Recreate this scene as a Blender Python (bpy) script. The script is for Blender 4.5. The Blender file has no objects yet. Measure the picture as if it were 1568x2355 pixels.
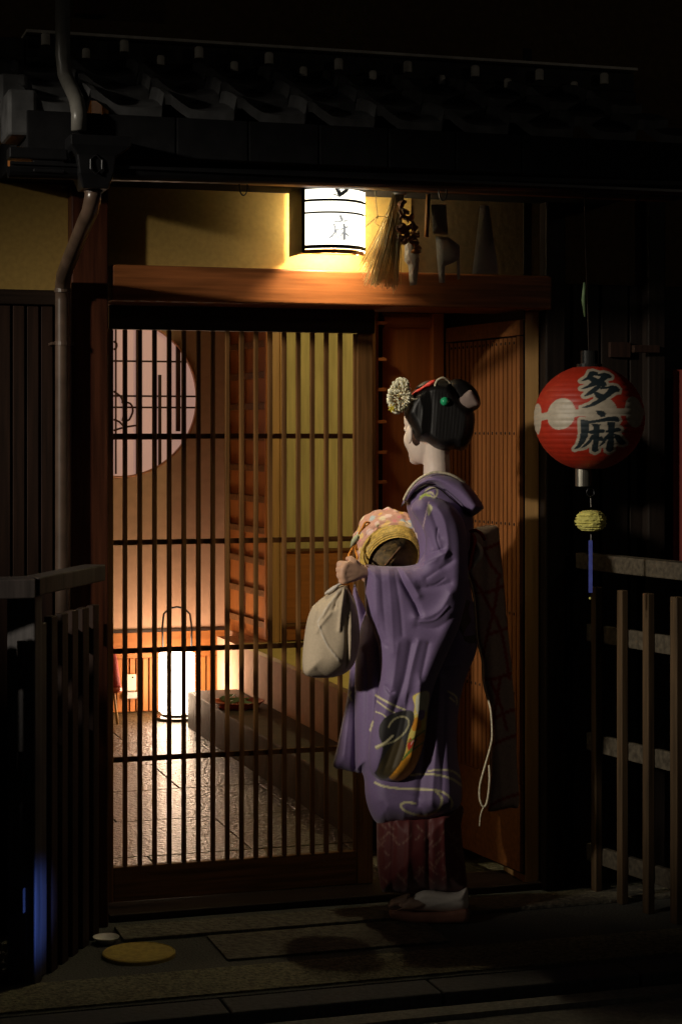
import bpy, math, random
import numpy as np
from mathutils import Vector, Matrix
from mathutils.geometry import delaunay_2d_cdt
random.seed(7); rng = np.random.RandomState(7)
R_ = math.radians
SC = bpy.context.scene
COL = SC.collection

# ---------------------------------------------------------------- camera geometry
FPX, W, H = 4306.0, 1568.0, 2355.0
YAW = R_(17.2); CY, SY = math.cos(YAW), math.sin(YAW)
CAM = np.array([0.0, -5.875, 1.54])
FW = np.array([SY, CY, 0.0]); RT = np.array([CY, -SY, 0.0]); UP = np.array([0, 0, 1.0])
HY = 1000.0
def ray(x, y): return FW + RT * ((x - 784) / FPX) + UP * ((HY - y) / FPX)
def P(x, y, d): return Vector(CAM + ray(x, y) * d)
def PY(x, y, Y): r = ray(x, y); return Vector(CAM + r * ((Y - CAM[1]) / r[1]))
def PX(x, y, X): r = ray(x, y); return Vector(CAM + r * ((X - CAM[0]) / r[0]))
def PG(x, y, z=0.0): r = ray(x, y); return Vector(CAM + r * ((z - CAM[2]) / r[2]))
def Xa(x, Y=0.0): return PY(x, 1000, Y).x
def Za(y, x=500, Y=0.0): return PY(x, y, Y).z

# ---------------------------------------------------------------- materials
def nt(name):
    m = bpy.data.materials.new(name); m.use_nodes = True
    n = m.node_tree.nodes; return m, n, m.node_tree.links, n['Principled BSDF']
def mat(name, col, rough=.6, scale=30, var=.25, bump=.2, metal=0, stretch=(1, 1, 1), attr=False, spec=.5, sheen=0, coat=0, dist=.004):
    m, n, l, b = nt(name)
    tc = n.new('ShaderNodeTexCoord'); mp = n.new('ShaderNodeMapping'); mp.inputs['Scale'].default_value = stretch
    l.new(tc.outputs['Object'], mp.inputs['Vector'])
    no = n.new('ShaderNodeTexNoise'); no.inputs['Scale'].default_value = scale; no.inputs['Detail'].default_value = 6
    l.new(mp.outputs[0], no.inputs['Vector'])
    mr = n.new('ShaderNodeMapRange'); mr.inputs[1].default_value = .3; mr.inputs[2].default_value = .7
    mr.inputs[3].default_value = 1 - var; mr.inputs[4].default_value = 1 + var
    l.new(no.outputs['Fac'], mr.inputs[0])
    mx = n.new('ShaderNodeVectorMath'); mx.operation = 'SCALE'
    if attr:
        at = n.new('ShaderNodeAttribute'); at.attribute_name = 'Col'; l.new(at.outputs['Color'], mx.inputs[0])
    else:
        mx.inputs[0].default_value = col[:3]
    l.new(mr.outputs[0], mx.inputs['Scale']); l.new(mx.outputs[0], b.inputs['Base Color'])
    b.inputs['Roughness'].default_value = rough; b.inputs['Metallic'].default_value = metal
    b.inputs['Specular IOR Level'].default_value = spec
    b.inputs['Sheen Weight'].default_value = sheen; b.inputs['Coat Weight'].default_value = coat
    if bump:
        bp = n.new('ShaderNodeBump'); bp.inputs['Strength'].default_value = bump; bp.inputs['Distance'].default_value = dist
        l.new(no.outputs['Fac'], bp.inputs['Height']); l.new(bp.outputs[0], b.inputs['Normal'])
    return m
def emat(name, col, s, attr=False):
    m, n, l, b = nt(name)
    b.inputs['Base Color'].default_value = (*col, 1); b.inputs['Emission Strength'].default_value = s
    b.inputs['Emission Color'].default_value = (*col, 1)
    if attr:
        at = n.new('ShaderNodeAttribute'); at.attribute_name = 'Col'
        l.new(at.outputs['Color'], b.inputs['Emission Color']); l.new(at.outputs['Color'], b.inputs['Base Color'])
    return m
def wood(name, col, rough=.5, ax='z', var=.45, spec=.2):
    st = {'z': (1, 1, .05), 'x': (.05, 1, 1), 'y': (1, .05, 1)}[ax]
    return mat(name, col, rough, 60, var, .35, stretch=st, spec=spec, dist=.002)
M = dict(
    slatw=wood('slat_timber', (.17, .062, .018), .5, var=.25), slatwx=wood('slat_timber_horizontal', (.17, .062, .018), .5, 'x', var=.25), doorw=wood('door_timber_lit', (.52, .19, .055), .5, var=.15), doorwx=wood('door_timber_lit_horizontal', (.50, .18, .05), .5, 'x', var=.15),  # door timber is cedar lightened, with the light on it put into the colour
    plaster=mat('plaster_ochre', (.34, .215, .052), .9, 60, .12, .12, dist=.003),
    plaster_dim=mat('plaster_brown_and_shaded', (.10, .06, .02), .9, 40, .2, .4),
    post=wood('dark_red_timber', (.055, .017, .008), .45),
    lintel=wood('lintel_timber', (.22, .075, .024), .38, 'x'),
    dark=wood('blackened_timber', (.012, .008, .006), .55),
    darkx=wood('blackened_timber_horizontal', (.022, .013, .009), .5, 'x'),
    board=wood('weathered_board', (.022, .010, .006), .7),
    gate=wood('gate_timber', (.15, .07, .022), .5),
    gatex=wood('gate_timber_horizontal', (.13, .06, .02), .5, 'x'),
    cedar=wood('cedar_timber', (.31, .115, .03), .5, var=.18),
    cedarx=wood('cedar_timber_horizontal', (.31, .115, .03), .5, 'x', var=.18),
    pale=wood('pale_timber', (.42, .24, .09), .45, var=.15),
    fence=wood('grey_fence_timber', (.055, .034, .017), .7),
    fencedark=wood('dark_fence_timber', (.04, .032, .03), .6),
    fencex=wood('grey_fence_rail', (.055, .045, .032), .7, 'x'),
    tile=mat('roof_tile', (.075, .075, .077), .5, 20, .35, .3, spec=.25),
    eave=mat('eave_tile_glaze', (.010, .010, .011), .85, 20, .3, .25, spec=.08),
    postblue=wood('smooth_dark_post', (.05, .045, .045), .5),
    ridge=mat('ridge_tile', (.045, .045, .045), .7, 20, .3, .3, spec=.15),
    peg=mat('ridge_peg_glaze', (.66, .62, .54), .5, 25, .2, .2),
    metal=mat('dark_metal', (.02, .02, .022), .35, 20, .2, .1, metal=.6),
    pipe=mat('brown_pipe_enamel', (.07, .045, .032), .3, 15, .3, .08),
    pipelight=mat('grey_pipe_enamel', (.20, .19, .17), .35, 15, .2, .08),
    stone=mat('wet_stone', (.048, .043, .022), .34, 60, .6, .9, dist=.018),
    step=mat('step_stone', (.034, .030, .022), .6, 22, .3, .5),
    asphalt=mat('asphalt', (.055, .055, .048), .9, 140, .5, .9, dist=.006),
    paver=mat('worn_paver', (.085, .075, .055), .85, 55, .55, 1.0, dist=.012),
    gravel=mat('mossy_gravel', (.13, .12, .075), .9, 90, .7, 1, dist=.012),
    kerb=mat('kerb_stone', (.045, .045, .05), .8, 60, .3, .6),
    conc=mat('gutter_concrete', (.16, .155, .14), .9, 80, .3, .5),
    wallin=mat('interior_plaster', (.47, .30, .20), .9, 20, .08, .2),
    green=mat('green_curtain_cloth', (.44, .36, .14), .85, 12, .2, .2, stretch=(3, 3, .3)),
    tatami=mat('tatami', (.5, .4, .12), .8, 50, .1, .2),
    copper=mat('copper_lamp_trim', (.45, .2, .1), .4, 20, .2, .1, metal=.3),
    straw=mat('straw', (.85, .68, .34), .6, 30, .3, .2),
    pod=mat('dried_flower', (.34, .16, .08), .6, 40, .4, .3),
    paper=mat('white_paper_shaded', (.32, .30, .28), .8, 20, .08, .1),  # white paper greyed in colour for the shade over the streamers
    lan=mat('lantern_paper', (1, 1, 1), .5, 60, .12, .1, attr=True),
    black=mat('black_lacquer', (.012, .012, .012), .18, 20, .2, .03),
    silver=mat('brushed_steel', (.35, .33, .28), .3, 20, .2, .05, metal=.9),
    ball=mat('yellow_paper_ball', (.50, .46, .12), .8, 60, .3, .8),
    ribbon=mat('dim_ribbon', (.22, .16, .14), .8, 60, .1, .1),
    blue=mat('blue_paper_strip', (.06, .08, .35), .5, 30, .2, .1),
    white=mat('white_ceramic', (.6, .6, .55), .25, 20, .06, .02),
    brass=mat('brass_cover', (.36, .26, .05), .7, 60, .25, .6),
    reddim=mat('dim_red_cloth', (.12, .01, .005), .8, 30, .2, .2),
    redcloth=mat('red_cloth', (.30, .02, .012), .8, 30, .2, .2),
    skin=mat('skin', (1, 1, 1), .5, 60, .04, .06, attr=True),
    hair=mat('black_hair', (.006, .005, .005), .48, 200, .4, .3, stretch=(1, 1, .06), spec=.3, dist=.002),
    silk=mat('kimono_silk', (1, 1, 1), .62, 160, .06, .15, attr=True, sheen=.15, dist=.001),
    cloth=mat('printed_cloth', (1, 1, 1), .8, 120, .08, .2, attr=True, dist=.001),
    cotton=mat('white_cotton', (.55, .50, .45), .85, 140, .05, .25, dist=.001),
    bagc=mat('bag_cotton', (1, 1, 1), .85, 140, .06, .25, attr=True, dist=.001),
    wick=mat('wicker', (1, 1, 1), .5, 60, .25, .5, attr=True),
    cord=mat('orange_cord', (.62, .22, .02), .7, 80, .2, .3),
    cream=mat('cream_braid', (.55, .48, .34), .8, 120, .3, .5),
    lacq=mat('brown_lacquer_sole', (.28, .13, .09), .4, 20, .2, .05),
    jade=mat('jade', (.02, .33, .14), .15, 20, .1, .02),
    redt=mat('red_tray_lacquer', (.35, .05, .02), .3, 20, .2, .05),
    leaf=mat('green_leaf', (.10, .16, .07), .6, 30, .3, .3),
    card=mat('cream_card', (.45, .40, .30), .7, 20, .05, .05),
    fabd=mat('obi_fabric', (1, 1, 1), .75, 120, .12, .25, attr=True, dist=.001),
)
# clear plastic toe cover
_m, _n, _l, _b = nt('clear_toe_cover'); _b.inputs['Base Color'].default_value = (.75, .55, .45, 1)
_b.inputs['Roughness'].default_value = .06; _b.inputs['Transmission Weight'].default_value = .85; _b.inputs['IOR'].default_value = 1.45
M['clear'] = _m

# ---------------------------------------------------------------- mesh building
class MB:
    def __init__(s): s.v = []; s.f = []; s.c = None
    def add(s, vs, fs):
        o = len(s.v); s.v += [tuple(v) for v in vs]; s.f += [tuple(i + o for i in f) for f in fs]; return s
    def box(s, x0, x1, y0, y1, z0, z1):
        x0, x1 = min(x0, x1), max(x0, x1); y0, y1 = min(y0, y1), max(y0, y1); z0, z1 = min(z0, z1), max(z0, z1)
        return s.add([(x0, y0, z0), (x1, y0, z0), (x1, y1, z0), (x0, y1, z0), (x0, y0, z1), (x1, y0, z1), (x1, y1, z1), (x0, y1, z1)],
                     [(0, 3, 2, 1), (4, 5, 6, 7), (0, 1, 5, 4), (1, 2, 6, 5), (2, 3, 7, 6), (3, 0, 4, 7)])
    def obox(s, c, ex, ey, ez):   # oriented box: centre + half axes
        c, ex, ey, ez = map(Vector, (c, ex, ey, ez))
        vs = [c + sx * ex + sy * ey + sz * ez for sz in (-1, 1) for sx, sy in ((-1, -1), (1, -1), (1, 1), (-1, 1))]
        return s.add(vs, [(0, 3, 2, 1), (4, 5, 6, 7), (0, 1, 5, 4), (1, 2, 6, 5), (2, 3, 7, 6), (3, 0, 4, 7)])
    def tube(s, pts, r, n=10, cap=True, closed=False):
        pts = [Vector(p) for p in pts]; m = len(pts); rs = r if hasattr(r, '__len__') else [r] * m
        o = len(s.v); prev = None
        for i, p in enumerate(pts):
            if closed: t = pts[(i + 1) % m] - pts[i - 1]
            else: t = pts[min(i + 1, m - 1)] - pts[max(i - 1, 0)]
            t = t.normalized() if t.length > 1e-9 else Vector((0, 0, 1))
            if prev is None:
                a = Vector((0, 0, 1)) if abs(t.z) < .9 else Vector((1, 0, 0)); u = t.cross(a).normalized()
            else:
                u = (prev - t * prev.dot(t)); u = u.normalized() if u.length > 1e-6 else t.orthogonal().normalized()
            prev = u; w = t.cross(u)
            for k in range(n):
                an = 2 * math.pi * k / n; s.v.append(tuple(p + rs[i] * (math.cos(an) * u + math.sin(an) * w)))
        for i in range(m if closed else m - 1):
            for k in range(n):
                a = o + i * n + k; b = o + i * n + (k + 1) % n; c = o + ((i + 1) % m) * n + (k + 1) % n; d = o + ((i + 1) % m) * n + k
                s.f.append((a, b, c, d))
        if cap and not closed:
            s.f.append(tuple(o + k for k in reversed(range(n)))); s.f.append(tuple(o + (m - 1) * n + k for k in range(n)))
        return s
    def rings(s, rings, capa=True, capb=True):
        o = len(s.v); n = len(rings[0])
        for r in rings: s.v += [tuple(p) for p in r]
        for i in range(len(rings) - 1):
            for k in range(n):
                s.f.append((o + i * n + k, o + i * n + (k + 1) % n, o + (i + 1) * n + (k + 1) % n, o + (i + 1) * n + k))
        if capa: s.f.append(tuple(o + k for k in reversed(range(n))))
        if capb: s.f.append(tuple(o + (len(rings) - 1) * n + k for k in range(n)))
        return s
    def lathe(s, prof, c, n=32):
        return s.rings([[(c[0] + r * math.cos(2 * math.pi * k / n), c[1] + r * math.sin(2 * math.pi * k / n), c[2] + z) for k in range(n)] for r, z in prof])
    def ell(s, c, ax, n=16, m=10):   # ellipsoid with 3 axis vectors
        c = Vector(c); a, b, d = [Vector(q) for q in ax]; rs = []
        for i in range(m + 1):
            th = math.pi * (i + .02) / (m + .04); z = -math.cos(th); r = math.sin(th)
            rs.append([c + d * z + a * r * math.cos(2 * math.pi * k / n) + b * r * math.sin(2 * math.pi * k / n) for k in range(n)])
        return s.rings(rs)
    def sph(s, c, r, n=14, m=9): return s.ell(c, ((r, 0, 0), (0, r, 0), (0, 0, r)), n, m)
    def build(s, name, m, parent=None, bevel=0, smooth=False, loc=None):
        me = bpy.data.meshes.new(name)
        off = Vector(loc) if loc is not None else (Vector(ROOTLOC[parent_root(parent)]) if parent else Vector((0, 0, 0)))
        me.from_pydata([(v[0] - off.x, v[1] - off.y, v[2] - off.z) for v in s.v], [], s.f)
        if s.c is not None:
            at = me.color_attributes.new('Col', 'FLOAT_COLOR', 'POINT')
            arr = np.ones((len(s.v), 4), np.float32); arr[:, :3] = s.c; at.data.foreach_set('color', arr.ravel())
        if smooth: me.polygons.foreach_set('use_smooth', [True] * len(me.polygons))
        me.materials.append(M[m] if isinstance(m, str) else m); me.update()
        o = bpy.data.objects.new(name, me); COL.objects.link(o)
        if parent: o.parent = parent
        elif loc is not None: o.location = off
        if bevel:
            b = o.modifiers.new('bevel', 'BEVEL'); b.width = bevel; b.segments = 2; b.limit_method = 'ANGLE'
        return o
ROOTLOC = {}
def parent_root(o):
    while o.parent: o = o.parent
    return o.name
def tag(o, label=None, cat=None, group=None, kind=None):
    if label: o['label'] = label
    if cat: o['category'] = cat
    if group: o['group'] = group
    if kind: o['kind'] = kind
    return o
def thing(name, label, cat, loc=(0, 0, 0), group=None):
    o = bpy.data.objects.new(name, None); COL.objects.link(o); o.location = loc; o.empty_display_size = .1
    ROOTLOC[o.name] = tuple(loc); return tag(o, label, cat, group)
def pxbox(mb, x0, x1, y0, y1, Y0, Y1, xr=None):   # box from picture corners measured on its front plane Y0
    xr = (x0 + x1) / 2 if xr is None else xr
    return mb.box(Xa(x0, Y0), Xa(x1, Y0), Y0, Y1, Za(y0, xr, Y0), Za(y1, xr, Y0))

# ---------------------------------------------------------------- outline helpers
def crom(pts, closed=True, step=4.0):
    pts = np.array(pts, float); n = len(pts); out = []
    for i in range(n if closed else n - 1):
        if closed: p0, p1, p2, p3 = pts[i - 1], pts[i], pts[(i + 1) % n], pts[(i + 2) % n]
        else: p0, p1, p2, p3 = pts[max(i - 1, 0)], pts[i], pts[i + 1], pts[min(i + 2, n - 1)]
        k = max(1, int(np.linalg.norm((p2 - p1)[:2]) / step))
        for j in range(k):
            t = j / k
            out.append(.5 * (2 * p1 + (p2 - p0) * t + (2 * p0 - 5 * p1 + 4 * p2 - p3) * t * t + (3 * p1 - p0 - 3 * p2 + p3) * t ** 3))
    if not closed: out.append(pts[-1])
    return np.array(out)
def segdist(p, poly, closed=True):
    a = poly; b = np.roll(poly, -1, 0)
    if not closed: a = a[:-1]; b = b[:-1]
    best = np.full(len(p), 1e9)
    for A, B in zip(a, b):
        d = B - A; L = (d * d).sum() + 1e-12
        t = np.clip(((p - A) @ d) / L, 0, 1); best = np.minimum(best, np.hypot(*(p - A - t[:, None] * d).T))
    return best
def inside(p, poly):
    x, y = p.T; c = np.zeros(len(p), bool); a = poly; b = np.roll(poly, -1, 0)
    for (x1, y1), (x2, y2) in zip(a, b):
        if y1 == y2: continue
        m = ((y1 > y) != (y2 > y)) & (x < (x2 - x1) * (y - y1) / (y2 - y1) + x1); c ^= m
    return c
def inflate(ctrl, d0, T, folds=(), tilt=(0, 0), R=None, g=4.0, back=1.0, colf=None, step=4.0, straight=False, noise=0.0, edge=.0):
    """closed solid: an outline with real distance d0 (m), thickness T (m) and sculpted folds"""
    poly = np.array(ctrl, float) if straight else crom(ctrl, True, step)
    if straight:
        o = []
        for a, b in zip(poly, np.roll(poly, -1, 0)):
            k = max(1, int(np.linalg.norm(b - a) / step)); o += [a + (b - a) * j / k for j in range(k)]
        poly = np.array(o)
    lo, hi = poly.min(0), poly.max(0)
    gx, gy = np.meshgrid(np.arange(lo[0], hi[0], g), np.arange(lo[1], hi[1], g)); gx = gx + (np.arange(gx.shape[0]) % 2)[:, None] * g / 2
    q = np.stack([gx.ravel(), gy.ravel()], 1); q = q[inside(q, poly)]
    if len(q): q = q[segdist(q, poly) > g * .6]
    allp = np.vstack([poly, q]); nb = len(poly)
    res = delaunay_2d_cdt([Vector(p) for p in allp], [(i, (i + 1) % nb) for i in range(nb)], [], 1, 1e-5)
    v = np.array([tuple(p) for p in res[0]]); tris = [tuple(f) for f in res[2]]
    d = segdist(v, poly); Rm = R or max(d.max(), 1)
    onb = d < 1e-3
    t = np.clip(d / Rm, 0, 1); h = T * np.sqrt(np.clip(1 - (1 - t) ** 2, 0, 1))
    hf = h.copy(); fade = np.clip(d / 7, 0, 1)
    for pl, w, A in folds:
        pl = crom(pl, False, 6) if len(pl) > 2 else np.array(pl, float)
        s = segdist(v, pl, False) / w; hf += fade * A * (.45 * np.exp(-s * s) + .55 * np.exp(-np.maximum(s * 1.5, 0) ** 1.15))
    if noise: hf += fade * noise * (np.sin(v[:, 0] / 9 + np.sin(v[:, 1] / 31) * 2) + np.sin(v[:, 1] / 17 + v[:, 0] / 23))
    base = d0 + tilt[0] * (v[:, 0] - v[:, 0].mean()) + tilt[1] * (v[:, 1] - v[:, 1].mean())
    def pos(dd): return CAM + (FW + np.outer((v[:, 0] - 784) / FPX, RT) + np.outer((HY - v[:, 1]) / FPX, UP)) * dd[:, None]
    fr = pos(base - hf - edge); bk = pos(base + h * back + edge)
    mb = MB(); n = len(v)
    if edge: idx = np.arange(n) + n; mb.v = [tuple(a) for a in fr] + [tuple(a) for a in bk]
    else:
        idx = np.zeros(n, int); k = n; bl = []
        for i in range(n):
            if onb[i]: idx[i] = i
            else: idx[i] = k; k += 1; bl.append(tuple(bk[i]))
        mb.v = [tuple(a) for a in fr] + bl
    for a, b, c in tris:
        area = (v[b][0] - v[a][0]) * (v[c][1] - v[a][1]) - (v[b][1] - v[a][1]) * (v[c][0] - v[a][0])
        if area > 0: a, c = c, a
        mb.f.append((a, b, c)); mb.f.append((int(idx[c]), int(idx[b]), int(idx[a])))
    if edge:
        key = {(round(p[0], 3), round(p[1], 3)): i for i, p in enumerate(v)}
        bi = [key.get((round(p[0], 3), round(p[1], 3))) for p in poly]; bi = [i for i in bi if i is not None]
        for a, b in zip(bi, bi[1:] + bi[:1]): mb.f.append((a, b, int(idx[b]), int(idx[a])))
    if colf:
        c = colf(v); 
        if edge: mb.c = np.vstack([c, c])
        else: mb.c = np.vstack([c, c[~onb]])
    return mb
def tube_px(pts, r, n=8, step=6, mb=None, cap=True):   # pts (x, y, d)
    q = crom(pts, False, step) if len(pts) > 2 else np.array(pts, float)
    if len(pts) > 2:
        # resample keeps depth too
        pass
    return (mb or MB()).tube([P(*a) for a in q], r, n, cap)

# ================================================================= GROUND
road = MB().box(-40, 60, -60, 60, -1.0, -.045).build('road', 'conc'); tag(road, kind='structure')
tag(MB().box(-12, 14, -.88, 5.2, -.3, 0).build('pavement', 'asphalt'), kind='structure')
gv = MB(); gv.box(-12, 14, -.86, -.62, .001, .006); tag(gv.build('gravel_strip', 'gravel'), kind='structure')
kb = MB()
x = -12
while x < 14:
    kb.box(x, x + .595, -1.02, -.885, -.3, .0); x += .6
tag(kb.build('kerb', 'kerb', bevel=.006), kind='structure')
tag(MB().box(-12, 14, -1.12, -1.045, -.2, -.03).build('gutter_edge', 'conc'), kind='structure')
tag(MB().box(Xa(250), 14, -.26, -.1, .001, .012).box(Xa(430), Xa(900), -.55, -.28, .001, .008).build('paving', 'paver', bevel=.002), kind='structure')

# ================================================================= HOUSE
house = thing('townhouse', 'old wooden townhouse front with ochre plaster, tiled pent roof and lattice gate at night', 'house', (1.8, 0, 0))
XL, XJ, XR = Xa(250), Xa(1205), Xa(1240)
GY = .13                    # gate plane
z_lt, z_lb = Za(614, 500, -.06), Za(696, 500, -.06)
# --- walls
w = MB(); w.box(Xa(945) + .001, 3.3, .004, .12, z_lt - .02, 2.62); w.build('plaster_wall', 'plaster_dim', house)  # darker plaster puts the shade right of the lamp into the colour
w = MB(); w.box(XL, Xa(945), 0, .12, z_lt - .02, 2.62)
w.box(-2.2, Xa(165), 0, .12, Za(668, 80), 2.70); w.build('plaster_wall', 'plaster', house)
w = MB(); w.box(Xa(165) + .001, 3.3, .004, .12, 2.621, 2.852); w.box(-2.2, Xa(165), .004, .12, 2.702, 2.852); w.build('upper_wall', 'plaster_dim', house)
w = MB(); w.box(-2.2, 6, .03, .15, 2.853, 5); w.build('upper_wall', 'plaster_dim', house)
w = MB(); w.box(-2.2, Xa(165), -.03, .12, Za(702, 80), Za(668, 80)); w.build('wall_rail', 'darkx', house, .003)
w = MB(); x = -2.2
while x < Xa(165) - .02:
    w.box(x, min(x + .036, Xa(165)), -.015 - .004 * random.random(), .1, 0, Za(703, 80)); x += .044
w.box(-2.2, Xa(165), .02, .12, 0, Za(703, 80)); w.build('board_wall', 'board', house, .002)
w = MB(); x = XR + .012
while x < 6:
    w.box(x, x + .1, .0 - .004 * random.random(), .1, 0, 2.85 if x > 3.3 else z_lt - .02); x += .108
w.box(XR + .012, 6, .105, .13, 0, 2.85); w.build('dark_board_wall', 'dark', house, .003)
# --- posts
for (a, b, Y0, zt, m) in ((165, 250, -.07, Za(432, 200), 'post'), (1205, 1240, 0, z_lb, 'pale'), (1255, 1300, -.05, 2.5, 'dark'), (1490, 1530, -.05, 2.5, 'dark')):
    MB().box(Xa(a, Y0), Xa(b, Y0), Y0, GY + .06, 0, zt).build('post', m, house, .005)
MB().box(Xa(172), Xa(245), -.03, .02, 2.86, 5).build('post', 'post', house, .005)
lin = MB().box(XL - .0, XR + .02, -.06, GY + .08, z_lb, z_lt); lin.build('lintel', 'lintel', house, .006)
MB().box(XL, XR, -.02, GY + .06, .0, .025).build('threshold', 'darkx', house, .004)
# --- pent roof
ZE = Za(278, 560, -.66); ZR = Za(165, 300, -.10)
xa, xb = Xa(60, -.66), Xa(1600, -.66)
colx = [Xa(px, -.66) for px in (400, 555, 715, 875, 1030, 1182, 1335, 1485)]
sp = (colx[-1] - colx[0]) / 7
tr = MB(); NX = 640; courses = 3
def roll(x):   # S-shaped pantile profile: rounded roll just left of each column line
    u = ((x - colx[0]) / sp) % 1.0
    u = (u + .16) % 1.0
    if u < .03: h = u / .03
    elif u < .12: h = 1
    else: h = max(0, 1 - (u - .12) / .30) ** 1.6
    return .036 * h - .008 * math.sin(math.pi * min(1, max(0, (u - .3) / .7)))
for c in range(courses):
    y0 = -.66 + c * .187; y1 = y0 + .20
    rows = []
    for k in range(4):
        t = k / 3; Y = y0 + (y1 - y0) * t; z = ZE + (ZR - ZE) * ((Y + .66) / .56) + .030 * (1 - t) + .008 * math.sin(math.pi * t)
        rows.append([(xa + (xb - xa) * i / NX, Y, z + roll(xa + (xb - xa) * i / NX)) for i in range(NX + 1)])
    low = [(a[0], a[1] + .004, a[2] - .030) for a in rows[0]]
    rows = [low] + rows
    o = len(tr.v)
    for r in rows: tr.v += r
    for r in range(len(rows) - 1):
        for i in range(NX):
            a = o + r * (NX + 1) + i; tr.f.append((a, a + 1, a + NX + 2, a + NX + 1))
roof = tr.build('tiled_roof', 'tile', house, smooth=False)
me = roof.data
# eave tile fronts and eave board
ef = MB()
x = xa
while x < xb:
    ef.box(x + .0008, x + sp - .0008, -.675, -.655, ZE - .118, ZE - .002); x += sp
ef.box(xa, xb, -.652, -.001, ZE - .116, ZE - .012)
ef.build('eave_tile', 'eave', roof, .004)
MB().box(xa + .02, xb, -.60, -.52, ZE - .16, ZE - .1).build('eave_board', 'dark', house, .004)
MB().box(xa + .02, xb, -.50, -.46, Za(427, 700, -.5), Za(415, 700, -.5)).build('eave_batten', 'lintel', house, .003)
zr0, zr1 = ZR - .02, Za(88, 300, -.1)
rx0, rx1 = Xa(60, -.1), Xa(1462, -.1)
MB().box(rx0, rx1, -.10, .02, zr0, zr0 + .05).box(rx0, rx1, -.085, .02, zr0 + .053, zr1 - .008).build('ridge', 'ridge', roof, .004)
MB().box(rx0, rx1, -.115, .03, zr1 - .004, zr1 + .006).build('ridge_flashing', 'peg', roof, .002)
MB().box(Xa(0, -.1) - .5, rx0 - .004, -.10, .02, zr0 - .04, zr1 - .02).build('ridge_end', 'ridge', roof, .006)
for (px, py, yy) in [(107, 88, 0), (288, 104, 0), (460, 119, 0), (621, 132, 0), (781, 146, 0), (940, 152, 0), (1095, 162, 0), (1243, 170, 0), (1392, 179, 0),
                     (200, 121, 1), (372, 137, 1), (541, 151, 1), (700, 163, 1), (860, 172, 1), (1018, 182, 1), (1170, 190, 1), (1323, 197, 1)]:
    c = PY(px, py, -.13); mb = MB(); r = .0135 if yy else .0155
    hh = .019 if not yy else .016; r *= .9
    mb.tube([(c.x, -.118, c.z - hh), (c.x, -.118, c.z - hh + .002), (c.x, -.118, c.z + hh - .006), (c.x, -.118, c.z + hh - .001), (c.x, -.118, c.z + hh)], [r * .9, r, r, r * .75, r * .3], 16)
    mb.build('ridge_peg', 'peg', roof, smooth=False)
# verge tiles at the left roof end
vg = MB()
for k in range(3):
    y0 = -.67 + k * .187; z = ZE + (ZR - ZE) * ((y0 + .66) / .56)
    vg.box(xa - .05, xa + .03, y0, y0 + .18, z - .07, z + .06)
vg.build('verge_tile', 'tile', roof, .01)
MB().obox((xa + .02, -.55, ZE - .13), (.045, 0, 0), (0, .09, 0), (0, 0, .03)).build('rafter_end', 'cedar', house, .004)
# --- gutter, hopper, downpipe
GYY = -.70
za, zb = Za(391, 480, GYY) - .03, Za(411, 1200, GYY) - .03
xg0, xg1 = Xa(20, GYY), Xa(1620, GYY)
def zg(x): return za + (zb - za) * (x - Xa(480, GYY)) / (Xa(1200, GYY) - Xa(480, GYY))
gt = MB(); rg = .038; prof = []
for k in range(11): a = math.pi + math.pi * k / 10; prof.append((math.cos(a) * rg, math.sin(a) * rg))
prof += [(x_ * .93, y_ * .93) for x_, y_ in reversed(prof)]
gt.rings([[(x, GYY + a, zg(x) + .03 + b) for a, b in prof] for x in np.linspace(xg0, xg1, 12)])
gut = gt.build('gutter', 'metal', house, smooth=False)
MB().box(xg0, xg1, GYY - .044, GYY - .036, zg(xg0) + .026, zg(xg0) + .034).build('gutter_lip', 'metal', gut)
for (px, py) in ((148, 408), (560, 427), (1018, 440), (1465, 440)):
    c = PY(px, py, GYY + .03); mb = MB()
    mb.tube([(c.x + .012 * math.sin(a), c.y, c.z + .028 * math.cos(a)) for a in np.linspace(0, 2 * math.pi, 20, endpoint=False)], .0022, 6, closed=True)
    mb.build('hook', 'metal', gut, smooth=True)
hx0, hx1 = Xa(178, -.76), Xa(268, -.76)
hz0, hz1 = Za(432, 220, -.76), Za(345, 220, -.76)
hp = MB(); cx = (hx0 + hx1) / 2
def rect(x0, x1, y0, y1, z): return [(x0, y0, z), (x1, y0, z), (x1, y1, z), (x0, y1, z)]
hp.rings([rect(hx0 + .018, hx1 - .018, -.745, -.655, hz0), rect(hx0 + .006, hx1 - .006, -.76, -.64, hz0 + .04), rect(hx0, hx1, -.765, -.635, hz1 - .015), rect(hx0 - .02, hx1 + .04, -.775, -.625, hz1 + .012), rect(hx0 - .02, hx1 + .04, -.775, -.625, hz1 + .04)])
hopper = hp.build('rain_hopper', 'metal', house, .004)
hxm = MB(); hc = PY(222, 378, -.767)
hxm.tube([(hc.x + .018 * math.sin(a), hc.y, hc.z + .026 * math.cos(a)) for a in np.linspace(0, 2 * math.pi, 6, endpoint=False)], .0025, 6, closed=True); hxm.build('hopper_emblem', 'metal', hopper)
MB().box(Xa(20, -.72), hx0 - .022, -.74, -.68, Za(368, 90, -.72), Za(342, 90, -.72)).box(Xa(75, -.72), hx0 - .03, -.735, -.685, Za(398, 90, -.72), Za(369.5, 90, -.72)).build('gutter_end', 'metal', house, .004)
pts = [PY(145, -60, -.45), PY(145, 130, -.45), PY(150, 172, -.45), PY(158, 190, -.47), PY(172, 218, -.6), PY(178, 235, -.68), PY(182, 262, -.70), PY(182, 300, -.70)]
MB().tube(pts, .0215, 18).build('downpipe', 'pipelight', house, smooth=True)
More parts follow.
